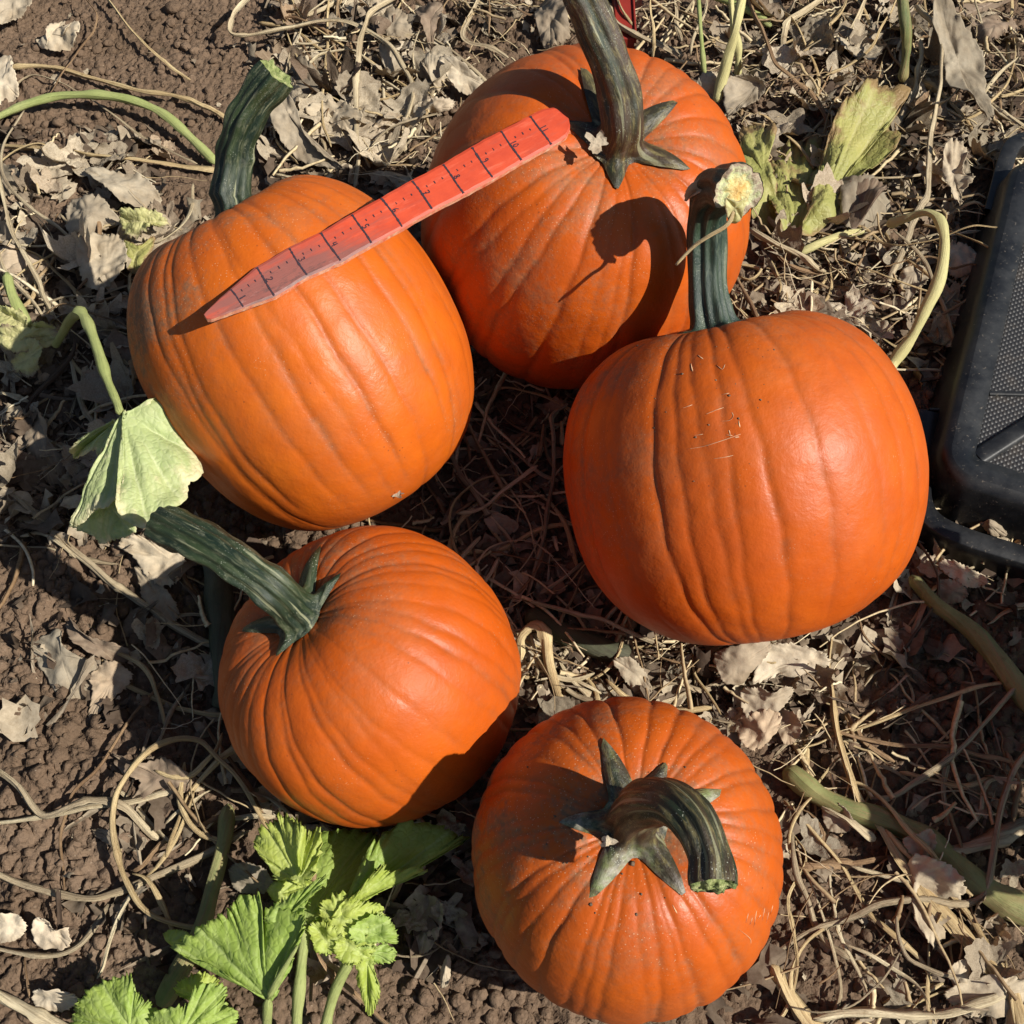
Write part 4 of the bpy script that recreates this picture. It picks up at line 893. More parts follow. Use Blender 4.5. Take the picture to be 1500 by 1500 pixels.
# ---------------------------------------------------------------- hand-placed tendrils and stalks: (picture points with height in mm), width in px
VN = [
 # upper left
 ('straw', 11, [(-20,101,6),(60,97,8),(130,113,9),(200,131,9),(270,142,10),(305,155,10),(338,180,6)], 'straight straw-coloured stalk crossing the bare soil at the upper left'),
 ('straw', 12, [(-20,212,8),(70,218,10),(130,226,10),(200,234,9),(260,240,8),(318,250,5)], 'rough straw stalk running from the left edge to the left stem'),
 ('straw', 7, [(150,-10,14),(185,38,12),(215,72,10),(245,95,7),(278,118,4)], 'slanting tan stalk on bare soil right of the pale crumpled leaf'),
 ('straw_brown', 3, [(118,-8,20),(140,20,22),(140,42,22),(115,75,20),(95,108,16),(72,140,12),(58,152,8)], 'thin brown tendril bowed over the two stalks at the upper left'),
 ('straw_grey', 5, [(20,125,4),(45,113,8),(80,120,8),(105,134,5),(140,150,5),(190,185,7),(240,215,8),(290,242,7)], 'thin grey stalk passing under the green petiole at the upper left'),
 ('straw', 5, [(-10,245,12),(25,220,16),(60,210,14),(80,224,10),(95,233,6)], 'curved orange-tan tendril hooking over the rough straw stalk'),
 ('straw_pale', 8, [(-4,240,18),(4,290,18),(18,345,18),(45,392,18),(62,425,18),(80,462,16),(95,505,12)], 'long pale stalk running down the left edge to the bent green petiole'),
 ('straw', 7, [(-10,352,10),(30,366,12),(58,377,12),(85,400,11),(113,430,9),(140,460,6),(165,500,4),(210,560,3)], 'tan stalk slanting down right beside the left pumpkin'),
 ('straw_pale', 6, [(20,358,14),(55,362,12),(90,357,10),(130,350,8),(168,343,6)], 'pale stalk pointing at the curled yellow-green leaf'),
 ('straw_brown', 3.6, [(55,480,16),(75,452,22),(95,442,26),(118,450,26),(150,465,24),(178,476,22),(195,488,18),(201,493,16)], 'wiry brown tendril reaching from the bent petiole to the left pumpkin'),
 ('straw_pale', 9, [(100,526,14),(108,560,14),(118,595,12),(128,615,10),(139,634,6)], 'short bleached stalk with a cut end above the wilting leaf'),
 ('straw', 7, [(104,520,10),(130,560,9),(150,585,8),(170,606,6)], 'orange-tan split stalk behind the green petiole'),
 ('twig_dark', 7, [(112,490,18),(104,518,18),(85,545,16),(60,570,14),(45,590,12),(40,605,10)], 'dark hairy stalk holding the brown hanging leaf'),
 ('straw_pale', 10, [(-20,575,8),(10,578,9),(42,588,8)], 'bleached stalk end entering from the left edge beside the hanging leaf'),
 ('straw_grey', 4.5, [(105,505,4),(160,560,4),(200,590,4),(240,640,4),(300,700,3)], 'grey stalk in the shade left of the left pumpkin'),
 # lower left
 ('straw_grey', 12, [(-20,695,9),(40,740,9),(80,780,9),(115,810,9),(160,850,9),(200,872,9),(245,908,9),(300,938,8),(345,950,6)], 'long grey stalk slanting down across the shade to the lower left pumpkin'),
 ('straw_grey', 6, [(-20,800,5),(50,803,6),(100,812,6),(175,825,5)], 'grey stalk lying left to right under the wilting leaf'),
 ('straw_brown', 8, [(240,795,10),(262,838,10),(285,875,10),(312,928,6)], 'brown stalk leaning between the green stem and its soil shadow'),
 ('straw_grey', 5, [(330,905,4),(290,900,6),(255,905,8),(225,925,6)], 'small grey bent stalk left of the lower left pumpkin'),
 ('straw_brown', 4.5, [(250,985,6),(225,1010,7),(190,1055,8),(150,1115,9),(115,1150,9),(97,1180,9),(88,1225,8),(90,1280,6),(93,1335,3)], 'thin tan tendril sweeping down the bare soil at the lower left'),
 ('straw_grey', 5, [(280,1000,5),(255,1040,8),(235,1080,9),(215,1108,8)], 'thin grey stalk joining the looped tendril at the lower left'),
 ('straw', 8, [(392,1212,12),(355,1150,18),(325,1110,24),(300,1087,26),(270,1081,28),(240,1090,28),(200,1125,26),(175,1160,24),(163,1200,20),(165,1240,18),(180,1285,16),(205,1325,14),(250,1352,12),(300,1362,10)], 'long looping straw tendril arching over the lower left soil'),
 ('straw_pale', 13, [(-20,1208,6),(40,1198,9),(90,1190,10),(150,1185,10),(210,1172,9),(250,1163,9),(296,1156,6)], 'pale stalk lying left to right inside the looping tendril'),
 ('straw_grey', 12, [(-15,1122,12),(25,1148,12),(48,1180,14),(68,1194,15),(100,1185,17),(130,1176,17),(160,1176,16),(185,1190,12),(210,1215,8),(235,1232,5)], 'grey wavy stalk draped over the pale stalk at the lower left'),
 ('straw_grey', 11, [(-20,1272,9),(30,1288,9),(80,1305,9),(130,1312,9),(170,1304,8),(220,1285,6),(290,1255,5),(330,1238,4),(372,1208,4)], 'grey-green stalk bowed across the lower left soil'),
 ('straw_grey', 10, [(-20,1385,7),(30,1396,7),(80,1400,7),(115,1385,8),(140,1358,8),(158,1325,6)], 'grey stalk curving up near the bottom left corner'),
 ('straw_pale', 16, [(-20,1445,8),(30,1470,9),(70,1492,9),(120,1515,8)], 'thick pale stalk in the bottom left corner'),
 ('straw_pale', 6, [(138,1435,4),(155,1395,8),(172,1345,10),(192,1310,12),(205,1295,10)], 'thin pale stalk rising from the toothed leaves at the lower left'),
 ('straw_pale', 5, [(312,1157,8),(285,1172,12),(258,1188,12),(240,1208,8)], 'short forked pale tendril inside the loop'),
 ('straw', 5, [(281,1160,14),(270,1195,15),(258,1225,15),(235,1258,14),(215,1285,12)], 'thin tendril tying the loop to the grey stalk'),
 ('straw_brown', 7, [(345,1185,6),(300,1210,8),(250,1228,8),(215,1260,7),(195,1275,5)], 'rusty brown stalk lying in the loop'),
 ('straw', 6, [(195,1280,14),(215,1290,14),(235,1325,12),(248,1360,8),(252,1385,4)], 'short straw sprig hanging from the loop'),
 ('straw_brown', 3, [(36,1400,3),(38,1430,5),(42,1462,4)], 'tiny brown stem beside the dry leaf at the bottom left'),
 # top, between the stems
 ('straw_pale', 10, [(372,-12,30),(345,18,30),(336,38,28),(345,51,26),(380,51,24),(430,40,24),(470,31,24),(505,31,26),(545,48,26),(575,75,26),(592,105,24),(600,135,20),(596,160,14),(588,185,8)], 'long grey-white tendril doubling back across the top left'),
 ('straw_pale', 10, [(600,-12,34),(570,2,36),(545,18,36),(533,45,34),(526,90,30),(525,140,26),(526,190,20),(526,240,14),(520,275,6)], 'pale upright tendril hanging between the left and top pumpkins'),
 ('straw', 8, [(380,32,8),(430,42,10),(455,62,10),(490,85,9),(530,110,8),(580,150,7),(625,168,6)], 'bundled straw stalk crossing above the left stem'),
 ('straw', 7, [(422,-10,12),(450,28,14),(480,50,14),(510,68,12),(560,100,10),(610,130,8),(648,152,6)], 'straight tan stalk slanting down behind the upright tendril'),
 ('straw', 7, [(485,75,12),(520,110,10),(548,145,9),(590,172,8)], 'tan stalk end beside the grey-white tendril'),
 ('straw_pale', 6, [(560,118,16),(590,138,15),(612,158,10)], 'short bright straw piece left of the top pumpkin'),
 ('straw', 6, [(425,103,10),(455,105,12),(490,110,12),(520,120,10),(545,140,7)], 'orange-tan stalk crossing the brown leaf right of the left stem'),
 ('straw_brown', 4, [(494,-8,14),(497,25,14),(505,50,12),(518,85,8)], 'short brown stalk standing left of the upright tendril'),
 ('straw_grey', 9, [(555,62,10),(590,55,12),(620,52,14),(650,70,14),(690,100,10),(720,130,5)], 'grey stalk twisting through the dead leaves left of the top pumpkin'),
 ('straw_brown', 4, [(716,-8,18),(718,25,18),(717,52,14)], 'upright brown tendril above the top pumpkin'),
 ('straw_grey', 10, [(706,-10,16),(690,20,16),(678,50,14),(690,65,12),(720,72,10),(745,85,6)], 'forked grey stalk above the top pumpkin'),
 ('straw_pale', 9, [(398,256,8),(430,262,10),(470,265,10),(486,256,9)], 'pale stalk lying along the top of the left pumpkin'),
 ('straw_grey', 5, [(535,225,12),(560,195,18),(600,178,22),(640,168,18)], 'thin stalk arching in the shade above the stake'),
 ('straw_grey', 8, [(590,175,10),(592,200,8),(594,225,5)], 'shaded stalk end above the middle of the stake'),
 # upper right
 ('straw_grey', 15, [(890,8,26),(905,32,24),(930,48,22),(960,62,20),(985,75,14),(999,82,10)], 'thick grey stalk behind the top stem'),
 ('straw', 6, [(900,-8,24),(913,15,24),(926,38,20)], 'short straw next to the top stem'),
 ('straw', 7, [(952,-10,26),(955,25,26),(957,60,24),(957,85,18)], 'upright straw stalk behind the top pumpkin'),
 ('straw_pale', 6, [(940,42,12),(962,24,14),(985,4,16),(1000,-12,16)], 'pale straw slanting up right behind the top pumpkin'),
 ('straw_pale', 6, [(948,80,8),(975,52,10),(1003,20,12),(1020,-8,12)], 'second pale straw crossing behind the top pumpkin'),
 ('straw_grey', 9, [(986,-10,18),(992,25,18),(997,60,12)], 'grey knobbly stalk behind the top pumpkin'),
 ('straw_pale', 6, [(1010,5,10),(1022,30,10),(1040,52,8),(1056,80,6)], 'pale stalk between the yellow-green stalks'),
 ('straw_pale', 6, [(1038,-8,18),(1030,22,16),(1015,60,12),(1012,80,8)], 'pale stalk leaning left of the twin yellow stalks'),
 ('straw_brown', 5, [(1000,40,8),(1020,68,9),(1026,100,6)], 'brown stalk at the upper edge of the top pumpkin'),
 ('straw_brown', 11, [(1090,-12,24),(1110,28,24),(1125,60,24),(1138,90,22),(1160,110,22),(1185,130,20),(1205,160,16),(1216,190,10)], 'ridged brown stalk curving down above the yellowing leaf'),
 ('straw_brown', 6, [(1100,-10,18),(1125,20,18),(1145,42,14)], 'brown stalk end right of the twin yellow stalks'),
 ('straw_pale', 13, [(1212,-8,22),(1180,15,22),(1155,32,20),(1150,50,18),(1148,70,14),(1140,90,8)], 'peeling pale stalk bent down at the top right'),
 ('straw', 7, [(1246,-8,20),(1225,28,20),(1195,60,18),(1165,92,14),(1155,105,8)], 'straw stalk slanting down left of the thick green stalk'),
 ('straw', 6, [(1242,5,14),(1210,30,14),(1175,52,12),(1130,80,10),(1104,105,6)], 'long straw under the peeling stalk'),
 ('straw_pale', 13, [(1270,-8,18),(1258,28,18),(1243,58,14),(1225,82,8)], 'mottled pale stalk at the top right'),
 ('straw', 6, [(1315,-8,28),(1304,22,28),(1285,58,24),(1262,85,20),(1232,100,16),(1200,118,10)], 'curved straw sweeping left below the green stalk'),
 ('straw_grey', 11, [(1348,60,24),(1345,90,22),(1342,130,20),(1325,165,16),(1312,195,10)], 'forked dry stalk under the green stalk'),
 ('straw_grey', 13, [(1340,10,40),(1362,28,42),(1375,60,42),(1376,110,40),(1368,160,38),(1364,220,36),(1360,280,34),(1350,310,32),(1332,345,28),(1318,380,22),(1302,415,14),(1293,430,8)], 'long ridged grey stalk hanging down past the bent pale petiole'),
 ('straw', 15, [(1345,118,12),(1375,138,12),(1405,165,12),(1428,195,10),(1447,230,6)], 'split tan stalk reaching towards the crate corner'),
 ('straw_pale', 15, [(1440,150,12),(1462,165,12),(1490,182,11),(1520,200,10)], 'pale flat stalk above the crate corner'),
 ('straw_pale', 8, [(1492,82,20),(1470,105,20),(1452,122,18),(1440,140,12)], 'pale stub pointing up near the right edge'),
 ('straw', 6, [(1505,128,14),(1475,140,12),(1450,143,8)], 'short straw at the right edge'),
 ('straw_brown', 5, [(1455,105,8),(1462,140,8),(1466,180,6)], 'thin brown stalk above the crate corner'),
 ('straw', 6, [(1135,333,10),(1170,335,14),(1220,345,18),(1270,352,22),(1320,358,30),(1365,350,42),(1410,335,52),(1440,330,54),(1465,335,54),(1482,348,54),(1500,340,54),(1520,325,54)], 'long wavy straw tendril reaching over the crate rim'),
 ('straw', 5, [(1350,328,30),(1390,335,36),(1430,352,44),(1460,370,50),(1475,392,52),(1477,410,52),(1465,430,50),(1448,445,48)], 'tendril curling down onto the crate side'),
 ('straw_brown', 5, [(1320,400,16),(1345,382,20),(1370,380,24),(1392,392,26),(1425,385,30),(1450,400,34),(1453,415,34),(1430,430,30),(1390,455,24),(1350,480,16),(1310,505,8)], 'brown tendril looping back from the crate side'),
 ('straw_brown', 4, [(1345,485,12),(1362,500,16),(1372,490,16),(1368,472,14),(1350,465,10)], 'small brown curl beside the bent pale petiole'),
 ('straw', 5, [(1375,345,14),(1385,320,16),(1370,300,16),(1345,290,12)], 'small tan tendril behind the bent pale petiole'),
 ('straw_pale', 13, [(1100,335,18),(1130,352,22),(1160,368,22),(1190,384,20),(1210,398,16)], 'split pinkish stalk beside the right stem'),
 ('straw_brown', 12, [(1098,345,10),(1130,370,12),(1165,392,14),(1205,400,12)], 'brown half of the split stalk beside the right stem'),
 ('straw', 6, [(1075,400,6),(1100,410,10),(1115,395,12),(1090,388,10),(1070,392,6)], 'loop of straw right of the right stem'),
 ('straw', 6, [(1075,430,6),(1085,455,8),(1110,470,8),(1140,455,8),(1155,440,8),(1190,428,8),(1210,405,8)], 'straw stalk curving above the right pumpkin'),
 ('straw', 6, [(1130,452,8),(1142,420,10),(1135,395,10),(1125,375,8)], 'upright straw above the right pumpkin'),
 ('straw_brown', 8, [(1232,360,14),(1245,395,12),(1252,420,10),(1270,440,8),(1292,460,4)], 'rusty stalk above the right pumpkin'),
 ('straw_brown', 5, [(1275,355,12),(1258,390,12),(1240,440,8),(1237,470,6)], 'thin brown stalk crossing the rusty one'),
 # hollow in the middle
 ('straw_grey', 7, [(680,630,6),(720,640,12),(755,660,16),(790,690,16),(815,705,12)], 'grey stalk in the hollow beside the left pumpkin edge'),
 ('straw_brown', 5, [(728,590,10),(740,615,14),(765,630,16),(795,640,16),(812,655,12)], 'thin brown tendril at the top of the hollow'),
 ('straw_grey', 7, [(832,590,30),(812,610,28),(812,640,26),(812,680,24),(808,720,20),(800,770,16),(785,820,12),(770,880,8)], 'long stalk running down the middle of the hollow'),
 ('straw', 5, [(750,695,14),(715,700,20),(685,715,22),(662,740,22),(658,780,20),(670,820,18),(695,850,16),(715,880,14),(740,910,12),(755,940,10),(795,950,6)], 'long pale tendril looping round the hollow between the pumpkins'),
 ('straw_brown', 6, [(665,690,6),(680,712,8),(710,718,10),(750,710,12),(800,690,12)], 'brown stalk arched across the hollow'),
 ('straw_brown', 5, [(675,725,8),(690,760,10),(698,810,12),(705,850,12),(725,880,10),(745,905,8)], 'brown tendril beside the lower left pumpkin'),
 ('straw_brown', 11, [(620,700,6),(645,735,8),(665,770,8),(690,810,7)], 'dark brown stalk lying in the shaded hollow'),
 ('straw', 7, [(755,695,10),(790,720,12),(815,745,12),(830,780,10),(845,830,8)], 'flat tan stalk against the right pumpkin'),
 ('straw_brown', 5, [(735,885,6),(765,860,10),(785,830,12),(800,790,12)], 'rust coloured tendril in the hollow'),
 ('straw', 4, [(640,800,6),(680,780,10),(720,740,12),(760,700,14),(790,670,12)], 'fine straw crossing the hollow from lower left'),
 ('straw_grey', 6, [(855,822,12),(830,845,12),(805,862,10),(790,872,8)], 'short grey stalk under the right pumpkin'),
 ('straw_grey', 7, [(775,884,22),(800,885,24),(840,895,24),(880,905,22),(925,925,18),(975,948,10)], 'long grey stalk under the lower edge of the right pumpkin'),
 ('straw_brown', 6, [(858,832,18),(840,870,20),(826,900,20),(824,930,18),(838,957,12)], 'brown tendril with a pale tip hanging under the right pumpkin'),
 ('straw', 5, [(916,935,14),(905,960,16),(885,985,14),(855,1002,8)], 'curved straw tendril above the front pumpkin'),
 ('straw', 16, [(762,965,12),(765,935,22),(785,918,28),(797,930,28),(803,965,24),(812,1000,14),(822,1030,6)], 'thick ridged straw stalk bent over above the front pumpkin'),
 ('straw_pale', 10, [(815,958,10),(830,985,12),(855,1010,10),(868,1028,6)], 'pale stalk curving down to the front pumpkin'),
 ('straw', 6, [(740,895,12),(752,925,12),(768,940,12),(792,948,8)], 'straw hook beside the lower left pumpkin'),
 ('straw', 5, [(756,975,8),(770,990,10),(795,988,6)], 'little straw curl at the lower left pumpkin edge'),
 ('straw_grey', 9, [(930,1020,10),(990,1000,14),(1030,1010,10),(1060,990,6)], 'bleached twig above the front pumpkin'),
 ('straw_brown', 5, [(940,950,8),(980,965,12),(1020,975,12),(1055,985,8)], 'dark thin stalk above the front pumpkin'),
 ('straw_brown', 12, [(905,860,4),(925,900,6),(915,935,5)], 'brown stalk emerging under the right pumpkin'),
 # lower right
 ('straw', (10,13,16,20,22,24), [(1213,930,12),(1213,1000,14),(1228,1070,16),(1262,1165,16),(1285,1205,16),(1330,1270,14),(1380,1330,12),(1440,1395,10),(1480,1450,10),(1500,1510,10)], 'long thick straw stalk crossing the lower right diagonally'),
 ('straw_grey', 9, [(1490,1005,20),(1455,1045,20),(1425,1085,20),(1385,1120,20),(1340,1150,18),(1305,1168,16),(1278,1170,14)], 'grey tendril curving down left to the stalk knot'),
 ('straw_brown', 7, [(1170,1058,12),(1240,1075,16),(1310,1090,18),(1390,1095,18),(1450,1110,18),(1510,1130,16)], 'thin brown stalk running level across the lower right'),
 ('straw', 7, [(1172,1098,10),(1215,1078,14),(1280,1058,16),(1350,1030,16),(1420,1008,16),(1480,995,14)], 'pale stalk rising right across the brown one'),
 ('straw_grey', 7, [(1408,1015,16),(1402,1060,16),(1392,1110,14),(1385,1160,10),(1385,1220,5)], 'upright grey stalk at the lower right'),
 ('straw_grey', 9, [(1520,1090,30),(1490,1125,30),(1472,1170,28),(1462,1220,26),(1455,1290,22),(1435,1318,18),(1400,1322,16),(1350,1322,14),(1290,1330,12),(1240,1348,10),(1180,1370,8),(1135,1395,5)], 'long dark stalk swinging down and left over the lower right soil'),
 ('straw_pale', 8, [(1500,1140,14),(1460,1142,14),(1442,1165,14),(1430,1195,12),(1408,1216,8)], 'pale bent tendril near the right edge'),
 ('straw_grey', 22, [(1376,1243,12),(1410,1240,14),(1440,1230,14),(1480,1218,14),(1520,1205,12)], 'wide grey ribbed stalk at the right edge'),
 ('straw', 9, [(1300,1215,18),(1335,1250,18),(1375,1290,16),(1420,1340,14),(1455,1395,12)], 'pale stalk alongside the thick diagonal one'),
 ('straw_pale', 14, [(1205,1180,18),(1240,1200,20),(1265,1220,20),(1285,1231,14)], 'torn pale stalk end at the knot'),
 ('straw', 9, [(1145,1170,8),(1185,1215,10),(1225,1265,10),(1250,1310,8),(1270,1340,7),(1310,1375,7),(1345,1405,6),(1372,1440,5)], 'mottled tan stalk right of the front pumpkin'),
 ('straw_brown', 15, [(1160,1270,10),(1200,1265,10),(1249,1262,8)], 'short reddish-brown stalk right of the front pumpkin'),
 ('straw', 5, [(1160,1215,10),(1175,1250,12),(1172,1280,12),(1155,1320,10),(1165,1370,12),(1172,1420,12),(1155,1480,10),(1130,1505,8)], 'wiry straw hanging right of the front pumpkin'),
 ('straw_pale', 5, [(1175,1270,10),(1190,1300,10),(1205,1350,8),(1218,1400,8),(1225,1450,8),(1208,1500,8)], 'second wiry straw right of the front pumpkin'),
 ('straw_pale', 5, [(1215,1275,8),(1220,1320,8),(1230,1370,8),(1255,1420,8),(1272,1460,8),(1278,1505,8)], 'fine pale straw on the clods at the lower right'),
 ('straw_brown', 5, [(1150,1180,8),(1190,1195,10),(1210,1230,10),(1200,1250,8)], 'small rusty tendril by the front pumpkin'),
 ('straw', (20,22,20), [(1125,1410,8),(1150,1445,10),(1180,1490,10),(1200,1520,10)], 'thick straw stalk leaving the front pumpkin at the bottom'),
 ('straw_pale', 13, [(1190,1492,12),(1260,1488,14),(1330,1492,14),(1400,1485,14),(1460,1460,12),(1510,1440,10)], 'pale stalk curving along the bottom right edge'),
 ('straw', 6, [(1335,1480,8),(1360,1455,10),(1385,1440,8)], 'short straw tip near the bottom right'),
 ('straw', 5, [(1470,1410,14),(1478,1450,14),(1485,1500,12)], 'straw strand at the bottom right corner'),
 ('straw_grey', 5, [(1260,1130,6),(1285,1122,8),(1310,1130,8),(1335,1145,5)], 'thin shaded tendril near the knot'),
 ('straw_pale', 9, [(1445,915,8),(1470,900,10),(1505,885,8)], 'pale stalk under the crate rim'),
 ('twig_dark', 5, [(1345,795,22),(1365,830,22),(1375,860,20),(1370,890,18),(1340,935,14),(1310,975,10),(1300,1000,6)], 'dark thin tendril hanging below the crate rim'),
 ('straw_brown', 5, [(1255,900,8),(1265,930,10),(1290,955,10),(1320,975,8),(1345,1000,6)], 'brown tendril under the right pumpkin at the right'),
 # bottom
 ('straw_brown', 6, [(430,1195,60),(450,1215,64),(462,1245,66),(460,1275,64),(456,1290,58)], 'brown tendril draped over the top toothed leaf'),
 ('straw_brown', 6, [(452,1372,50),(470,1405,40),(500,1440,26),(535,1470,14),(575,1510,8)], 'brown stalk slanting to the bottom edge right of the green plant'),
 ('straw_pale', 7, [(545,1478,6),(570,1502,6),(590,1520,6)], 'pale stalk end at the bottom beside the tongue-shaped leaf'),
 ('straw_brown', 8, [(300,1060,8),(345,1120,10),(370,1160,10),(392,1208,8)], 'brown stalk from the loop to the green plant'),
 ('straw_grey', 5, [(372,1158,16),(395,1170,16),(420,1190,16),(440,1210,14)], 'grey tendril beneath the lower left pumpkin'),
]
for i, (m, w, pts, lb) in enumerate(VN):
    ww = w if isinstance(w, tuple) else (w*.92, w*.88, w*.7)
    vine(pts, ww, m, lb, name='dry_stalk' if max(ww) >= 7 else 'dry_tendril', cat='stalk' if max(ww) >= 7 else 'tendril', seed=500+i, flat=[.75, .45, .6][i % 3], rib=.32, wob=1.3)

# fleshy green and yellow stalks
GV = [
 ('petiole', (15,17,18,17,16), [(-25,182,14),(10,165,16),(45,150,18),(90,139,20),(140,138,22),(190,146,22),(240,168,20),(275,198,16),(318,240,8)], 'fresh yellow-green petiole arching across the upper left soil'),
 ('petiole', (20,22,24), [(10,400,40),(18,430,36),(35,465,30),(42,480,26)], 'short green stub above the withered bloom'),
 ('petiole_yellow', (16,17,18,17), [(1088,-15,100),(1080,35,85),(1068,75,60),(1058,115,34),(1050,150,14)], 'left one of the two tall yellow stalks behind the top pumpkin'),
 ('petiole_yellow', (12,15,17), [(1068,-15,80),(1075,40,60),(1081,75,36),(1081,112,12)], 'right one of the two tall yellow stalks, with its foot in dead leaves'),
 ('petiole', (8,9,9), [(1022,-12,60),(1026,35,50),(1030,75,30),(1033,110,10)], 'thin green stalk left of the two tall yellow stalks'),
 ('petiole', (15,15,14), [(1030,-10,16),(1075,5,18),(1105,20,18),(1130,38,14)], 'green vine lying behind the two tall yellow stalks'),
 ('vine_green', (18,19,20), [(1320,-15,90),(1326,35,70),(1327,75,44),(1322,120,16)], 'thick dull green stalk standing at the top right'),
 ('petiole_yellow', (15,16,17,18,19,24), [(1300,330,50),(1330,318,66),(1358,310,78),(1377,322,82),(1383,350,80),(1378,395,70),(1362,440,54),(1340,485,34),(1315,520,16),(1300,545,8)], 'thick pale yellow petiole bent like an elbow between pumpkin and crate'),
 ('petiole_yellow', (10,14,16), [(1268,338,16),(1230,345,18),(1195,360,18),(1170,372,12)], 'pale petiole lying under the yellowing leaves'),
 ('vine_green', (22,26,28,28), [(1335,845,16),(1375,885,18),(1420,920,18),(1455,960,18),(1490,1005,18),(1530,1060,16)], 'thick green and brown vine below the crate'),
 ('vine_green', (26,30,30,28,34,36), [(1150,1128,12),(1195,1160,14),(1240,1185,14),(1310,1208,12),(1370,1240,12),(1420,1285,14),(1465,1315,14),(1530,1345,14)], 'main green vine running to the right edge across the lower right soil'),
 ('vine_dark', (40,42,40), [(305,800,10),(320,870,12),(330,960,12),(335,1040,8)], 'dark green vine in the shade behind the lower left pumpkin'),
 ('vine_dark', (34,34,30), [(770,900,10),(820,925,10),(880,950,10),(925,960,8)], 'dark mossy vine lying above the front pumpkin'),
 ('vine_green', (18,18,19,20,24), [(334,1178,12),(332,1220,14),(315,1290,14),(298,1360,14),(265,1420,12),(235,1475,8)], 'old green stalk with a yellow foot left of the green plant'),
]
for i, (m, w, pts, lb) in enumerate(GV):
    vine(pts, w, m, lb, name='green_stalk', cat='stalk', seed=700+i, flat=.92, rib=.05, wob=.5)

# ---------------------------------------------------------------- green plant at the bottom
plant = empty('squash_plant', at(430, 1500, 0), 'young bright green squash plant with toothed leaves at the bottom', 'plant')
def blade(node, outl, mat, seed, teeth=.0030, crumple=.002, pillow=.0032, par=None, veins=5, name='leaf', cup=0, **kw):
    return leaf_fan(name, at(node[0], node[1], node[2]/1000), P3(outl), M[mat], par, nout=110, teeth=teeth, crumple=crumple, pillow=pillow, seed=seed, veins=veins, cup=cup, **kw)
blade((393,1464,62), [(393,1466,62),(350,1437,64),(310,1415,62),(256,1392,52),(285,1366,60),(310,1345,66),(333,1340,68),(345,1318,74),(372,1309,80),(383,1313,84),(380,1345,70),(402,1330,82),(440,1338,88),(446,1360,86),(434,1400,78),(412,1442,68)], 'green', 1, par=plant, veins=4)
blade((436,1290,70), [(440,1298,70),(420,1290,72),(400,1286,70),(385,1258,66),(371,1234,64),(385,1210,70),(405,1198,76),(425,1196,82),(445,1208,88),(452,1222,72),(470,1208,84),(472,1235,80),(466,1262,78),(455,1292,74)], 'green_y', 2, par=plant, veins=5)
blade((450,1345,58), [(440,1352,58),(432,1318,50),(452,1270,44),(462,1225,42),(500,1215,42),(545,1218,46),(560,1240,48),(555,1280,50),(520,1310,54),(485,1345,58)], 'green', 3, par=plant, veins=4)
blade((500,1335,66), [(478,1348,64),(500,1312,66),(528,1290,62),(532,1258,70),(548,1234,76),(592,1204,78),(640,1206,70),(672,1222,60),(688,1228,52),(655,1246,52),(622,1258,58),(600,1276,62),(562,1296,66),(520,1322,68)], 'green', 4, par=plant, veins=4)
blade((505,1330,72), [(488,1346,70),(505,1320,74),(530,1300,80),(552,1276,84),(560,1268,86),(572,1276,82),(605,1270,78),(624,1278,72),(590,1290,72),(560,1306,72),(525,1328,70)], 'green_y', 5, teeth=.0024, par=plant, veins=3)
blade((415,1345,78), [(386,1345,76),(400,1326,80),(425,1312,84),(445,1302,90),(462,1290,94),(476,1283,96),(470,1302,92),(452,1318,88),(442,1340,84),(425,1352,80),(402,1352,78)], 'green', 6, par=plant, veins=3)
blade((408,1310,64), [(392,1305,60),(402,1292,64),(425,1288,66),(455,1292,64),(452,1310,64),(425,1322,64),(405,1322,62)], 'green_y', 7, teeth=.0022, par=plant, veins=3)
CR_ = [((500,1350,70), [(470,1330,66),(495,1308,72),(530,1318,74),(555,1326,70),(560,1345,66),(535,1362,66),(500,1372,66),(478,1360,66)]), ((540,1365,64), [(515,1352,66),(555,1338,70),(578,1355,62),(582,1380,54),(568,1378,56),(548,1380,60),(520,1380,62)]),
 ((520,1390,60), [(495,1372,62),(530,1370,66),(550,1385,60),(540,1402,54),(515,1408,54),(495,1398,56)]), ((540,1400,56), [(520,1392,60),(555,1388,60),(580,1398,54),(572,1412,50),(550,1418,48),(532,1416,50)]),
 ((480,1380,60), [(455,1352,62),(485,1350,66),(505,1370,64),(500,1390,58),(478,1396,54),(462,1380,58)])]
for i, (nd, ol) in enumerate(CR_): blade(nd, ol, ['green_y', 'green', 'green_y', 'green', 'green_y'][i], 20+i, teeth=.0030, crumple=.0055, par=plant, veins=4, name='young_leaf')
blade((538,1410,52), [(524,1400,54),(545,1398,54),(550,1425,48),(557,1450,40),(552,1470,34),(541,1485,28),(531,1462,36),(524,1432,46)], 'green_y', 30, teeth=.0024, par=plant, veins=3)
blade((190,1505,40), [(104,1502,26),(112,1472,32),(138,1445,40),(165,1434,44),(192,1427,48),(198,1446,46),(212,1462,44),(226,1474,40),(228,1512,36),(160,1520,30)], 'green', 31, teeth=.0022, par=plant, veins=4)
blade((262,1520,46), [(215,1512,40),(228,1482,46),(262,1472,52),(282,1466,54),(287,1446,60),(312,1440,60),(332,1448,58),(330,1470,54),(348,1482,52),(344,1500,50),(352,1525,46),(260,1540,40)], 'green', 32, teeth=.0022, par=plant, veins=5)
blade((290,1462,26), [(258,1455,26),(270,1432,28),(300,1424,30),(322,1438,26),(300,1470,24)], 'green_y', 33, teeth=.002, par=plant, veins=3)
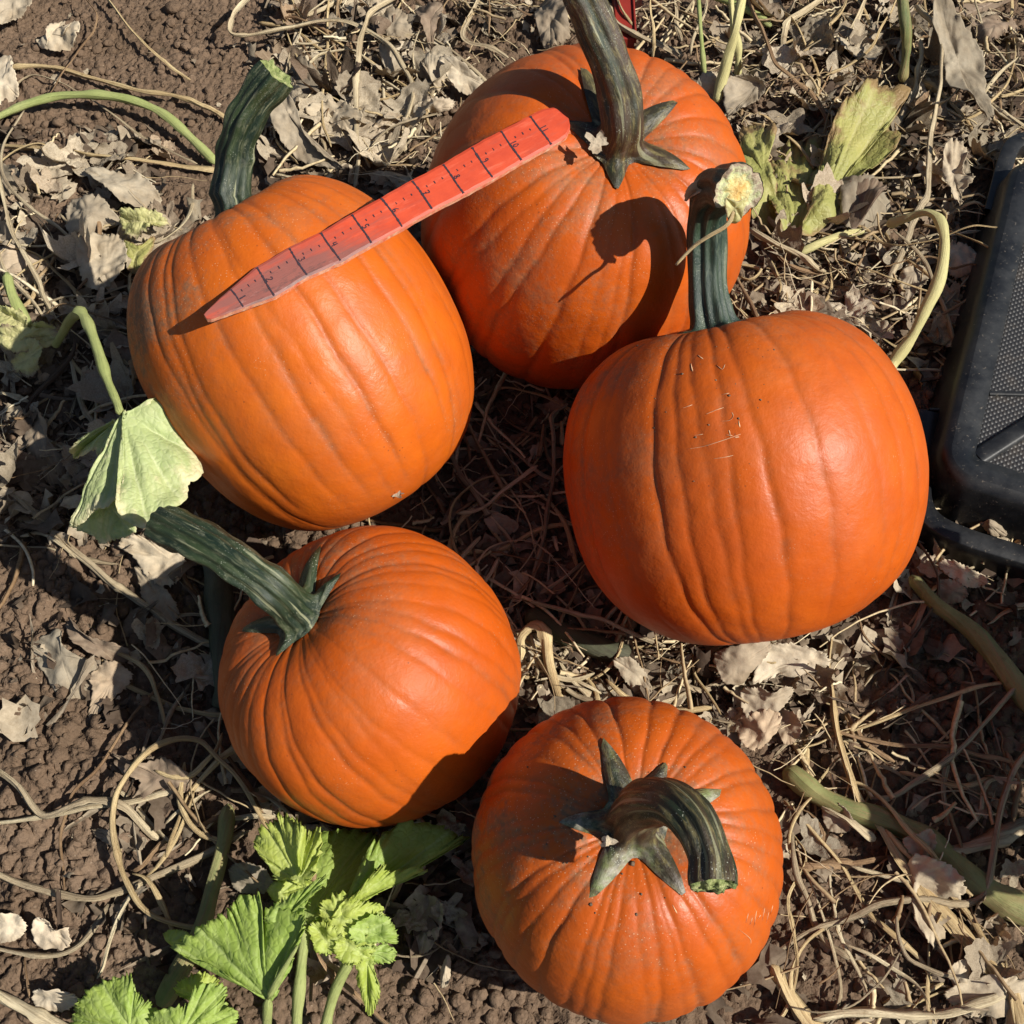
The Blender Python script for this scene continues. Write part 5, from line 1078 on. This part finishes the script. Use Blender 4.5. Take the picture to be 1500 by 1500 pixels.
blade((252,1380,34), [(240,1372,30),(252,1362,34),(280,1368,34),(290,1380,30),(262,1392,28)], 'green_y', 34, teeth=.002, par=plant, veins=3)
for i, (m, w, pts) in enumerate([('petiole', (13,12,11), [(390,1530,20),(392,1495,42),(393,1464,62)]), ('petiole', (15,14,12), [(432,1530,20),(438,1470,38),(443,1410,52),(448,1350,58)]),
  ('petiole', (15,14,13,11), [(474,1530,14),(482,1480,26),(495,1440,38),(512,1405,50),(515,1385,56)]), ('petiole', (8,7,5), [(393,1464,63),(410,1430,76),(436,1385,86)]), ('straw_pale', (8,7,6), [(505,1425,38),(500,1405,48),(498,1396,52)])]):
    vine(pts, w, m, name='petiole', parent=plant, seed=800+i, abs_z=True, flat=.95, rib=.05, wob=.4)

# ---------------------------------------------------------------- wilting leaf hanging at the left, its petiole bent like a hairpin
wl = empty('wilting_leaf', at(85, 500, 0), 'pale wilting leaf hanging from a bent green petiole at the left', 'leaf')
ZW = lambda L: L
vine([(80,508,50),(92,488,80),(106,464,141),(118,457,157),(128,472,161),(140,505,163),(152,545,163),(166,580,163),(178,606,163)], (12,15,16,15,14,13), 'petiole', name='petiole', parent=wl, seed=820, abs_z=True, flat=.95, rib=.04, wob=.4)
blade((180,606,165), [(181,604,165),(196,618,161),(216,617,158),(219,598,159),(232,588,158),(248,586,155),(262,592,152),(272,602,150),(272,622,149),(270,640,148),(282,655,145),(292,672,143),(298,690,141),(288,706,141),(276,712,143),(272,735,142),(255,752,144),(238,765,146),(225,780,147),(205,783,150),(188,774,153),(172,756,157),(168,742,159),(176,724,158),(182,700,159),(178,660,162)], 'wilt', 41, teeth=.0007, crumple=.0032, pillow=.0022, par=wl, veins=5, name='blade', folds=2)
blade((179,606,161), [(180,606,161),(182,650,158),(180,700,154),(172,728,150),(160,745,146),(135,748,140),(118,765,135),(101,767,131),(108,745,134),(125,712,140),(142,680,147),(158,650,153),(170,620,158)], 'wilt', 42, teeth=.0006, crumple=.003, pillow=.0016, par=wl, veins=3, name='blade')
blade((160,735,133), [(105,768,115),(122,748,125),(150,740,133),(180,730,141),(190,760,139),(195,782,129),(170,790,121),(152,797,111),(135,785,111)], 'wilt', 43, teeth=.001, crumple=.004, par=wl, veins=3, name='blade')
blade((168,618,141), [(172,614,145),(150,625,135),(125,638,123),(106,655,111),(108,672,82),(125,666,113),(140,658,121),(145,668,121),(158,650,133)], 'wilt', 44, teeth=.0008, par=wl, veins=3, name='blade')
bl = empty('withered_bloom', at(40, 470, 0), 'withered pale yellow bloom at the left edge', 'flower')
for i, (nd, ol) in enumerate([((20,465,34), [(-15,452,30),(5,448,42),(30,455,46),(38,470,44),(30,488,36),(0,490,30),(-20,480,26)]), ((25,500,36), [(-15,480,30),(15,475,42),(50,480,44),(75,478,40),(85,492,36),(78,506,30),(52,512,28),(28,515,26),(0,505,26)]),
   ((38,525,26), [(28,500,34),(52,495,38),(62,510,32),(56,535,22),(45,551,16),(28,548,16),(15,540,18),(20,520,26)]), ((70,485,34), [(45,478,40),(62,470,44),(82,478,38),(92,495,30),(75,508,26),(55,500,32)])]):
    blade(nd, ol, 'flower', 50+i, teeth=.0015, crumple=.006, par=bl, veins=4, name='petal')
cl_ = empty('curled_leaf', at(210, 330, 0), 'small curled yellow-green leaf at the upper left side of the left pumpkin', 'leaf')
blade((210,325,36), [(176,322,28),(182,308,36),(205,306,42),(228,308,42),(246,322,38),(240,334,34),(222,330,38),(205,348,24),(190,345,22),(182,335,24)], 'flower', 61, teeth=.002, crumple=.006, par=cl_, veins=4, name='blade')
blade((200,370,18), [(180,352,20),(205,358,22),(225,345,26),(222,370,18),(205,400,10),(190,398,10),(182,380,14)], 'yellow', 62, teeth=.0012, crumple=.003, par=cl_, veins=3, name='blade')

# ---------------------------------------------------------------- yellowing leaves beside the top pumpkin
LF = [
 ('yellow', (1118,255,22), [(1060,172,26),(1066,186,26),(1076,198,22),(1085,214,22),(1084,185,32),(1090,170,36),(1108,166,38),(1122,176,36),(1137,188,34),(1133,208,28),(1126,228,24),(1133,258,22),(1142,285,20),(1153,318,18),(1132,334,14),(1104,318,16),(1092,275,20),(1080,232,22)], 'bright yellow-green dying leaf touching the right side of the top pumpkin', .0016),
 ('yellow', (1164,348,16), [(1155,350,14),(1132,315,14),(1122,268,16),(1130,222,20),(1146,194,26),(1170,196,24),(1190,184,28),(1214,192,24),(1232,212,26),(1240,250,24),(1222,290,22),(1190,325,18),(1174,346,16)], 'shaded olive leaf behind the yellow cut end of the right stem', .0016),
 ('yellow', (1205,300,24), [(1168,352,16),(1180,315,20),(1192,272,26),(1204,232,32),(1218,184,38),(1232,158,42),(1255,140,46),(1275,124,48),(1300,130,44),(1330,137,40),(1318,162,38),(1302,188,34),(1312,215,32),(1292,240,30),(1265,252,30),(1252,270,28),(1232,300,24),(1205,338,18)], 'large olive-yellow leaf with brown patches standing right of the top pumpkin', .0018),
 ('leaf_brown', (1262,275,30), [(1232,264,30),(1260,258,36),(1290,262,36),(1312,285,30),(1328,312,24),(1305,342,16),(1278,350,14),(1250,338,18),(1232,315,22)], 'dark purplish-brown dead leaf hanging below the olive-yellow leaf', .002),
 ('leaf', (1250,335,34), [(1240,268,34),(1275,258,40),(1300,268,40),(1296,282,36),(1270,284,36),(1245,282,34)], 'pale folded flap above the purplish dead leaf', .001),
 ('leaf_brown', (1110,120,26), [(1060,150,18),(1064,118,28),(1085,108,36),(1110,110,38),(1122,125,32),(1108,145,24),(1085,160,16),(1068,172,12)], 'dark crumpled dead leaf at the foot of the tall yellow stalks', .001),
 ('leaf', (1035,125,20), [(1020,125,16),(1030,108,24),(1052,106,26),(1056,125,20),(1044,142,14),(1030,140,14)], 'brown-grey leaf wrapped round the foot of the yellow stalk', .001),
 ('leaf_brown', (1400,90,30), [(1352,30,30),(1375,26,38),(1400,45,40),(1425,70,34),(1440,95,30),(1442,130,26),(1445,175,18),(1438,205,12),(1425,185,18),(1415,150,26),(1385,120,28),(1378,80,34),(1360,60,36)], 'long brown dead leaf hanging down at the upper right', .0014),
 ('leaf_pale', (1460,30,22), [(1425,20,22),(1455,8,28),(1490,5,28),(1500,30,24),(1475,45,18),(1450,62,14),(1435,50,18),(1430,35,20)], 'ragged pale leaf in the top right corner', .003),
 ('leaf', (1395,255,26), [(1378,225,30),(1395,218,34),(1412,232,30),(1408,252,30),(1422,270,24),(1405,290,18),(1402,312,12),(1390,305,14),(1385,275,22),(1380,250,26)], 'crinkled grey leaf standing left of the crate corner', .003),
 ('leaf', (1340,395,20), [(1318,400,16),(1335,385,24),(1358,382,26),(1360,405,22),(1345,425,16),(1330,440,12),(1316,425,12)], 'crinkled pale leaf left of the bent petiole', .003),
 ('leaf', (1405,370,22), [(1385,355,26),(1410,350,30),(1432,365,26),(1440,385,22),(1420,400,18),(1400,402,16),(1388,385,20)], 'crinkled brown leaf between the bent petiole and the crate', .003),
 # top centre
 ('leaf_brown', (455,120,16), [(415,62,18),(440,75,22),(455,90,22),(470,105,18),(476,140,16),(470,175,14),(440,180,10),(432,150,14),(418,120,14),(412,90,16)], 'reddish-brown flat leaf right of the left stem', .001),
 ('leaf', (495,165,14), [(450,165,12),(475,150,18),(500,152,18),(520,165,16),(535,180,12),(525,198,8),(505,195,10),(485,178,12),(460,175,10)], 'tan-edged leaf below the reddish-brown one', .001),
 ('leaf', (428,175,24), [(408,140,28),(425,145,32),(440,165,30),(446,195,26),(470,225,20),(505,250,12),(490,252,8),(450,240,12),(425,222,16),(412,205,22),(402,178,26)], 'smooth tan leaf curled against the left stem', .0006),
 ('leaf_pale', (630,30,24), [(605,-8,28),(640,-8,30),(648,10,28),(638,38,24),(630,62,18),(622,45,22),(612,20,26)], 'grey-white leaf with a hole at the top edge', .001),
 ('leaf', (575,40,16), [(558,10,20),(590,12,22),(605,45,18),(580,55,14),(562,42,16)], 'grey leaf right of the upright tendril', .002),
 ('leaf', (570,90,14), [(555,66,16),(575,68,20),(590,90,14),(580,112,10),(562,95,12)], 'tan leaf framed by the grey-white tendril', .001),
 ('leaf', (630,110,18), [(610,75,20),(625,68,26),(648,80,22),(655,100,20),(645,125,14),(635,118,18),(622,95,20)], 'tightly curled tan leaf left of the top pumpkin', .004),
 ('leaf', (680,110,16), [(645,88,20),(670,90,24),(700,112,18),(720,130,12),(700,142,8),(672,132,12),(655,112,16)], 'rumpled grey-brown leaf against the top pumpkin', .003),
 ('leaf', (640,158,16), [(612,152,14),(640,143,20),(665,147,16),(660,160,10),(632,165,10)], 'shaded grey leaf sticking out above the stake', .0016),
 ('leaf', (805,20,26), [(780,-10,26),(815,-10,32),(830,15,30),(832,45,24),(815,62,16),(795,60,16),(785,30,22)], 'crinkled grey leaf left of the top stem', .003),
 # left side
 ('leaf_pale', (20,5,14), [(-30,-15,14),(60,-15,20),(45,5,20),(22,22,16),(0,36,12),(-30,40,10)], 'large grey leaf in the top left corner', .0012),
 ('leaf_pale', (75,50,18), [(50,55,12),(66,62,16),(68,40,22),(80,30,24),(92,28,22),(94,50,22),(108,33,26),(120,38,26),(118,55,20),(100,70,14),(75,72,12),(58,66,12)], 'small bleached crumpled leaf on the bare soil at the upper left', .004),
 ('leaf_pale', (5,120,14), [(-30,95,12),(15,85,16),(24,105,16),(26,130,14),(15,142,10),(-30,150,8)], 'pale grey leaf at the left edge above the green petiole', .001),
 ('leaf', (65,262,14), [(42,255,14),(60,246,18),(85,248,18),(98,258,16),(92,278,12),(70,284,10),(48,272,12)], 'grey leaf with veins left of the broad tan leaf', .001),
 ('leaf', (175,275,20), [(128,254,16),(150,248,22),(185,250,24),(212,258,24),(230,278,20),(232,292,16),(212,305,16),(180,300,20),(160,282,20),(140,268,18)], 'broad tan leaf with a wavy edge above the curled yellow-green leaf', .0016),
 ('leaf', (130,315,20), [(92,318,14),(96,290,20),(120,282,26),(150,290,24),(165,310,20),(180,325,16),(150,332,16),(128,350,12),(105,348,12)], 'broad grey-tan leaf lit beside the left pumpkin', .0014),
 ('leaf', (155,390,14), [(118,370,12),(130,345,18),(165,340,20),(185,360,16),(190,395,12),(165,420,8),(135,425,6),(120,405,8)], 'dark shaded leaf left of the left pumpkin', .001),
 ('leaf_brown', (15,255,12), [(-20,240,12),(15,242,16),(35,262,12),(28,285,8),(-20,290,8)], 'smooth purplish-brown leaf at the left edge', .0006),
 ('leaf', (45,370,12), [(-10,375,10),(20,360,14),(60,372,12),(70,390,8),(30,400,6),(-10,395,6)], 'pinkish-grey leaf under the pale stalks at the left edge', .001),
 ('leaf', (50,610,24), [(28,600,20),(40,588,30),(52,600,32),(68,622,26),(72,650,18),(95,680,12),(92,720,8),(72,715,8),(55,690,12),(38,660,16),(26,628,20)], 'brown-grey leaf hanging from the dark hairy stalk', .0012),
 ('leaf', (30,680,12), [(-10,675,10),(20,662,16),(50,668,14),(62,690,10),(55,712,6),(20,708,6)], 'flat shaded leaf at the left edge left of the wilting leaf', .0008),
 ('leaf_pale', (250,820,16), [(175,800,12),(195,785,20),(215,790,20),(235,800,18),(270,805,18),(272,825,14),(262,855,10),(240,858,10),(215,845,12),(195,815,14)], 'pale leaf lit under the tip of the green stem', .0014),
 ('leaf', (235,880,10), [(200,830,10),(240,860,12),(262,900,10),(240,915,6),(210,880,8)], 'shaded leaf left of the lower left pumpkin', .001),
 ('leaf_brown', (90,960,14), [(42,940,12),(60,928,18),(85,920,20),(92,945,18),(118,962,16),(145,975,12),(128,1010,10),(118,1060,4),(100,1045,8),(70,1000,10),(48,965,12)], 'flat brown leaf on the bare soil at the left', .0008),
 ('leaf_pale', (140,945,16), [(92,902,16),(105,915,22),(125,930,24),(150,938,20),(185,950,16),(175,970,14),(150,965,18),(120,950,18),(98,930,16)], 'long folded grey leaf draped over the flat brown leaf', .0016),
 ('leaf', (165,995,12), [(135,985,12),(160,968,16),(192,985,12),(180,1010,8),(150,1040,6),(128,1055,4),(135,1015,10)], 'grey leaf tip beside the flat brown leaf', .0012),
 ('leaf_pale', (235,1140,16), [(163,1105,14),(180,1108,20),(200,1120,20),(235,1110,22),(262,1118,20),(285,1140,14),(280,1158,10),(240,1162,12),(195,1172,10),(205,1145,16),(180,1130,16)], 'bleached crinkled leaf inside the looping tendril', .003),
 ('leaf', (180,1232,8), [(128,1222,6),(150,1218,12),(185,1225,12),(212,1232,8),(200,1248,4),(155,1238,6)], 'small orange-brown leaf scrap inside the loop', .002),
 ('leaf_pale', (75,1365,12), [(50,1385,8),(52,1345,16),(66,1345,20),(78,1360,18),(100,1358,16),(106,1378,10),(90,1388,6)], 'chunky pale leaf curl near the bottom left', .003),
 ('leaf', (75,1462,10), [(45,1460,8),(60,1446,14),(100,1450,14),(112,1468,8),(90,1482,4),(55,1478,4)], 'oval tan dead leaf at the bottom left', .002),
 ('leaf_pale', (15,1355,10), [(-20,1340,10),(25,1340,12),(38,1358,10),(20,1378,6),(-20,1380,6)], 'pale leaf cut by the left edge near the bottom', .001),
 ('leaf_brown', (370,1290,12), [(335,1275,10),(355,1262,16),(390,1272,14),(400,1300,10),(375,1310,6),(345,1305,6)], 'brown dead leaf in the shade left of the green plant', .001),
 # right of front pumpkin
 ('leaf_pale', (1080,975,28), [(1046,962,24),(1065,948,32),(1100,940,36),(1130,944,36),(1125,962,30),(1102,985,22),(1085,1000,16),(1062,998,16),(1050,980,20)], 'bright torn grey leaf just under the right pumpkin', .002),
 ('leaf', (1170,960,20), [(1125,950,28),(1160,942,28),(1195,950,22),(1210,965,16),(1180,980,12),(1135,990,12),(1100,995,14)], 'shaded half of the torn leaf under the right pumpkin', .002),
 ('leaf_pale', (1120,1025,24), [(1086,1008,22),(1105,1004,30),(1130,1010,32),(1150,1002,32),(1162,1012,28),(1150,1030,22),(1125,1045,16),(1105,1055,14),(1088,1040,18)], 'pale crumpled leaf right above the front pumpkin', .0035),
 ('leaf_pale', (1120,1075,20), [(1080,1062,18),(1100,1048,26),(1135,1040,28),(1145,1060,24),(1128,1085,16),(1105,1100,10),(1085,1085,14)], 'second pale crumpled leaf touching the front pumpkin', .0035),
 ('leaf', (1155,1065,16), [(1138,1045,20),(1160,1042,24),(1172,1060,18),(1165,1085,12),(1145,1085,12)], 'grey curled leaf right of the two pale crumpled ones', .0035),
 ('leaf', (1230,1195,16), [(1205,1180,18),(1230,1178,22),(1250,1200,18),(1240,1218,12),(1212,1215,12)], 'pinkish ribbed leaf scrap at the vine knot', .002),
 ('leaf', (1345,1290,24), [(1335,1255,26),(1360,1255,30),(1385,1262,28),(1400,1285,22),(1405,1310,16),(1392,1345,10),(1370,1385,5),(1350,1375,8),(1335,1345,14),(1345,1310,20)], 'shredded grey leaf hanging on the green vine at the lower right', .005),
 ('leaf_brown', (1355,1235,26), [(1322,1232,22),(1345,1222,30),(1365,1214,34),(1372,1238,28),(1360,1255,22),(1340,1255,20)], 'dark rolled leaf on the green vine at the lower right', .002),
 ('leaf', (1405,1430,20), [(1388,1425,16),(1405,1408,24),(1420,1415,24),(1418,1440,18),(1400,1455,12)], 'small brown curled leaf near the bottom right', .004),
 ('leaf', (1450,1455,12), [(1385,1460,8),(1420,1435,14),(1480,1428,14),(1520,1450,10),(1500,1485,6),(1430,1485,6)], 'flat shaded leaf in the bottom right corner', .001),
 ('leaf_pale', (1410,840,18), [(1375,830,16),(1390,820,24),(1425,835,24),(1448,850,18),(1435,862,14),(1405,855,16)], 'pale ridged leaf just below the crate rim', .002),
 ('leaf', (1395,865,12), [(1372,855,12),(1390,848,18),(1415,862,14),(1412,880,8),(1385,885,6)], 'blue-grey shaded leaf below the crate rim', .0015),
 ('leaf', (1450,768,26), [(1435,760,22),(1452,752,30),(1468,765,26),(1476,785,18),(1462,788,16),(1445,780,18)], 'ribbed tan leaf lying between crate wall and rim', .003),
 ('leaf_brown', (745,760,14), [(708,752,12),(722,748,20),(745,758,16),(758,768,14),(752,780,10),(732,785,8),(715,772,10)], 'curled brown leaf in the middle of the hollow', .003),
 ('leaf', (930,985,16), [(900,965,18),(925,962,24),(945,985,18),(955,1010,10),(940,1020,8),(918,1000,12)], 'mouldy grey-green leaf above the front pumpkin', .003),
 ('leaf', (630,1330,10), [(600,1320,8),(625,1310,14),(650,1325,12),(645,1365,6),(620,1400,4),(605,1370,6)], 'shaded shrivelled leaf between the green plant and front pumpkin', .003),
 ('leaf', (652,1420,20), [(648,1445,4),(645,1425,10),(655,1403,22),(660,1425,12),(656,1442,4)], 'small pointed leaf standing in the soil left of the front pumpkin', .0006),
]
for i, (m, nd, ol, lb, cr) in enumerate(LF):
    o = leaf_fan('yellowing_leaf' if m == 'yellow' else 'dry_leaf', at(nd[0], nd[1], nd[2]/1000), P3(ol), M[m], None, nout=84, nring=15, teeth=(.0028 if m == 'yellow' else .0014), crumple=.0010+cr*1.2+(.0022 if m == 'yellow' else 0), pillow=.0006 if m != 'yellow' else .002, veins=5, folds=(5 if m != 'yellow' else 4), seed=900+i, label=lb, cat='leaf')
# scraps lying on the pumpkins
def scrap(px, py, key, sz, lb, seed, name='leaf_scrap', mat='leaf_pale', up=.004):
    c, R, h, a, eb = PK[key]; d = ray(px, py); best = None
    for dep in np.arange(.4, 1.2, .0008):
        if inside((CP+d*dep)[None])[0]: best = dep; break
    p = CP+d*(best-up); V, F_, ve, ed = PROTO[seed+3]; Rm = np.stack([CR, CU, -CF], 1)
    W = (V*[1, .8, .45])@Rm.T*sz*2.2+p; o = obj(name, W, F_, M[mat], attrs={'vein': ve, 'edge': ed}, label=lb, cat='leaf scrap'); return o
scrap(873, 210, 'top', .0085, 'small pale leaf scrap stuck by the stem foot of the top pumpkin', 1, up=.008)
scrap(890, 1232, 'front', .0055, 'small pale leaf scrap caught at the stem foot of the front pumpkin', 2, up=.006)
scrap(582, 723, 'left', .0045, 'tiny pale scrap under the lower edge of the left pumpkin', 3, up=.002)
# twig caught on the hooked stem of the right pumpkin
dr = dp('right'); tw = np.array([atd(1078, 300, dr-.084), atd(1066, 328, dr-.080), atd(1040, 345, dr-.075), atd(1015, 362, dr-.068), atd(990, 388, dr-.060)])
P = catmull(tw, 26); tube('dry_twig', P, np.linspace(.0016, .0010, 26), M['straw'], seed=4, label='thin dry twig caught on the hooked stem of the right pumpkin', cat='twig', flat=.9)
# torn sheath and sap-wet strip on the cut end of the right stem
stp, tip, tdir = RST
leaf_fan('sheath', atd(1024, 276, dr-0.052), [atd(*p) for p in [(1003, 295, dr-0.040), (1004, 280, dr-0.050), (1014, 268, dr-0.056), (1032, 262, dr-0.062), (1044, 262, dr-0.064), (1040, 274, dr-0.064), (1026, 282, dr-0.058), (1013, 288, dr-0.048)]], M['straw_grey'], stp, nout=40, nring=5, teeth=.0006, crumple=.002, seed=5)
leaf_fan('torn_strip', atd(1076, 305, dr-0.087), [atd(*p) for p in [(1062, 290, dr-0.089), (1080, 296, dr-0.091), (1094, 292, dr-0.091), (1090, 308, dr-0.087), (1084, 326, dr-0.081), (1070, 328, dr-0.079), (1064, 312, dr-0.085)]], M['flower'], stp, nout=40, nring=5, teeth=.0010, crumple=.003, seed=6)
# red painted post behind the top stem, grey board in the top right corner
rp = empty('red_post', at(915, 40, 0), 'dark red square post at the top edge behind the top stem', 'post')
def boxm(name, A, B, wv, tv, mat, parent, **kw):
    A, B = np.array(A), np.array(B); V = []
    for p in (A, B):
        for s1, s2 in ((-1, -1), (1, -1), (1, 1), (-1, 1)): V.append(p+wv*s1+tv*s2)
    F_ = np.array([[0, 1, 5, 4], [1, 2, 6, 5], [2, 3, 7, 6], [3, 0, 4, 7], [4, 5, 6, 7], [3, 2, 1, 0]])
    o = obj(name, V, F_, mat, parent, smooth=False, **kw); b = o.modifiers.new('bevel', 'BEVEL'); b.width = .0012; b.segments = 2; return o
q0 = at(915, 70, .002); q1 = at(915, -45, .045)
boxm('post_side', q0+[0, .0, 0], q0+[0, .12, .010], np.array([.0105, 0, 0]), np.array([0, 0, .012]), M['red'], rp)
boxm('post_edge', q0+[.0112, 0, .010], q0+[.0112, .12, .020], np.array([.0012, 0, 0]), np.array([0, 0, .005]), M['red'], rp)
o = boxm('weathered_board', at(1385, 32, .004), at(1520, -30, .004), np.array([.004, .012, 0]), np.array([0, 0, .006]), M['wood'], None, label='weathered grey-brown board across the top right corner', cat='board')
# ---------------------------------------------------------------- scratches and earth on the skins
from mathutils.bvhtree import BVHTree
def skinhit(key, px, py):
    if key not in BV: V, q = SKIN[key]; BV[key] = BVHTree.FromPolygons([tuple(v) for v in V], [tuple(int(k) for k in f) for f in q])
    d = unit(ray(px, py)); h = BV[key].ray_cast(Vector(CP), Vector(d)); return (np.array(h[0]), np.array(h[1])) if h[0] is not None else (None, None)
BV = {}
def m_scar():
    s = NT('pale_scar'); co = s.obco(); return s.bsdf(s.mix(s.noise(co, 300, 3), (.55, .26, .10), (.78, .58, .38)), .8, .2)
M['scar'] = m_scar()
roots = {o.get('label', ''): o for o in scene.objects if o.get('category') == 'pumpkin'}
rootof = {'right': [o for l, o in roots.items() if 'biggest' in l][0], 'front': [o for l, o in roots.items() if 'nearest' in l][0], 'top': [o for l, o in roots.items() if 'tall' in l][0]}
def scar(key, pts, w=.00036):
    P = []
    for p in catmull(np.array(pts, float), 14):
        h, n = skinhit(key, *p)
        if h is None: return
        if n@(CP-h) < 0: n = -n
        P.append(h+n*.0001)
    P = np.array(P); tube('scratch', P, np.full(14, w)*np.interp(np.arange(14), [0, 3, 10, 13], [.4, 1, 1, .3]), M['scar'], rootof[key], ns=5, rib=0, flat=.5, seed=int(pts[0][0]))
for pts in [[(1000,598),(1014,593)], [(1034,607),(1048,601),(1060,597)], [(1056,617),(1068,616),(1074,610),(1072,604)], [(1017,638),(1030,636)], [(1007,658),(1030,654),(1050,648),(1085,636)], [(1045,672),(1060,670),(1074,667)], [(1063,637),(1073,638)],
  [(1058,578),(1068,576)], [(1012,532),(1015,544)], [(1050,535),(1058,541),(1062,534)], [(1082,616),(1084,626)], [(1022,520),(1030,526)], [(1070,640),(1068,630)], [(1083,640),(1076,641)]]: scar('right', pts)
for x in range(7): scar('front', [(1092+x*6, 1352-x*2+(x%3)*5), (1096+x*6, 1338-x*2+(x%2)*8)], .00025)
for pts in [[(1083,1362),(1098,1374),(1100,1382)], [(985,1325),(992,1338)], [(1010,1472),(1022,1476)]]: scar('front', pts, .0003)
rs_ = np.random.RandomState(17); Vs, Fs, o = [], [], 0
for _ in range(70):
    a = rs_.uniform(0, 6.28); r = abs(rs_.randn())*95+12; hp, n = skinhit('front', 905+r*math.cos(a), 1215+r*.8*math.sin(a))
    if hp is None: continue
    q = CL1[rs_.randint(10)]*(.0004+.0013*rs_.rand()**3)+hp+np.array([0, 0, .0002]); Vs.append(q); Fs.append(IF1+o); o += len(q)
eo = obj('earth_crumbs', np.concatenate(Vs), np.concatenate(Fs), M['soil'], rootof['front']); eo['kind'] = 'stuff'
Vs, Fs, o = [], [], 0
for _ in range(40):
    a = rs_.uniform(0, 6.28); r = abs(rs_.randn())*90+20; hp, n = skinhit('right', 1040+r*.7*math.cos(a), 540+r*math.sin(a))
    if hp is None: continue
    q = CL1[rs_.randint(10)]*(.0003+.0009*rs_.rand()**2)+hp; Vs.append(q); Fs.append(IF1+o); o += len(q)
eo = obj('earth_crumbs', np.concatenate(Vs), np.concatenate(Fs), M['soil'], rootof['right']); eo['kind'] = 'stuff'
# ---------------------------------------------------------------- squash foliage standing right of the frame, which shades the lower right soil
fp = empty('squash_foliage', (.64, -.33, 0), 'leafy squash plant standing just beyond the right edge', 'plant')
rs = np.random.RandomState(8)
SP = [(.52,-.16,.19,.04), (.64,-.33,.28,.07), (.70,-.25,.26,.07), (.57,-.27,.24,.065), (.80,-.32,.30,.09), (.50,-.35,.20,.05), (.60,-.20,.20,.05), (.66,-.17,.23,.055)]
for k, (bx, by, H, r) in enumerate(SP):
    pts = []
    for a in np.linspace(0, 6.28, 11)[:-1]: pts.append((bx+r*math.cos(a)*(1+.2*rs.randn()*.5), by+r*math.sin(a)*(1+.2*rs.randn()*.5), H+.02*rs.randn()))
    leaf_fan('leaf', (bx-.01, by, H+.01), pts, M['green'], fp, nout=60, nring=8, teeth=.004, crumple=.004, pillow=.005, seed=70+k)
    P = catmull([(bx, by+.02, 0), (bx+.02, by+.01, H*.5), (bx-.01, by, H+.008)], 14); tube('petiole', P, np.linspace(.006, .004, 14), M['petiole'], fp, seed=k)
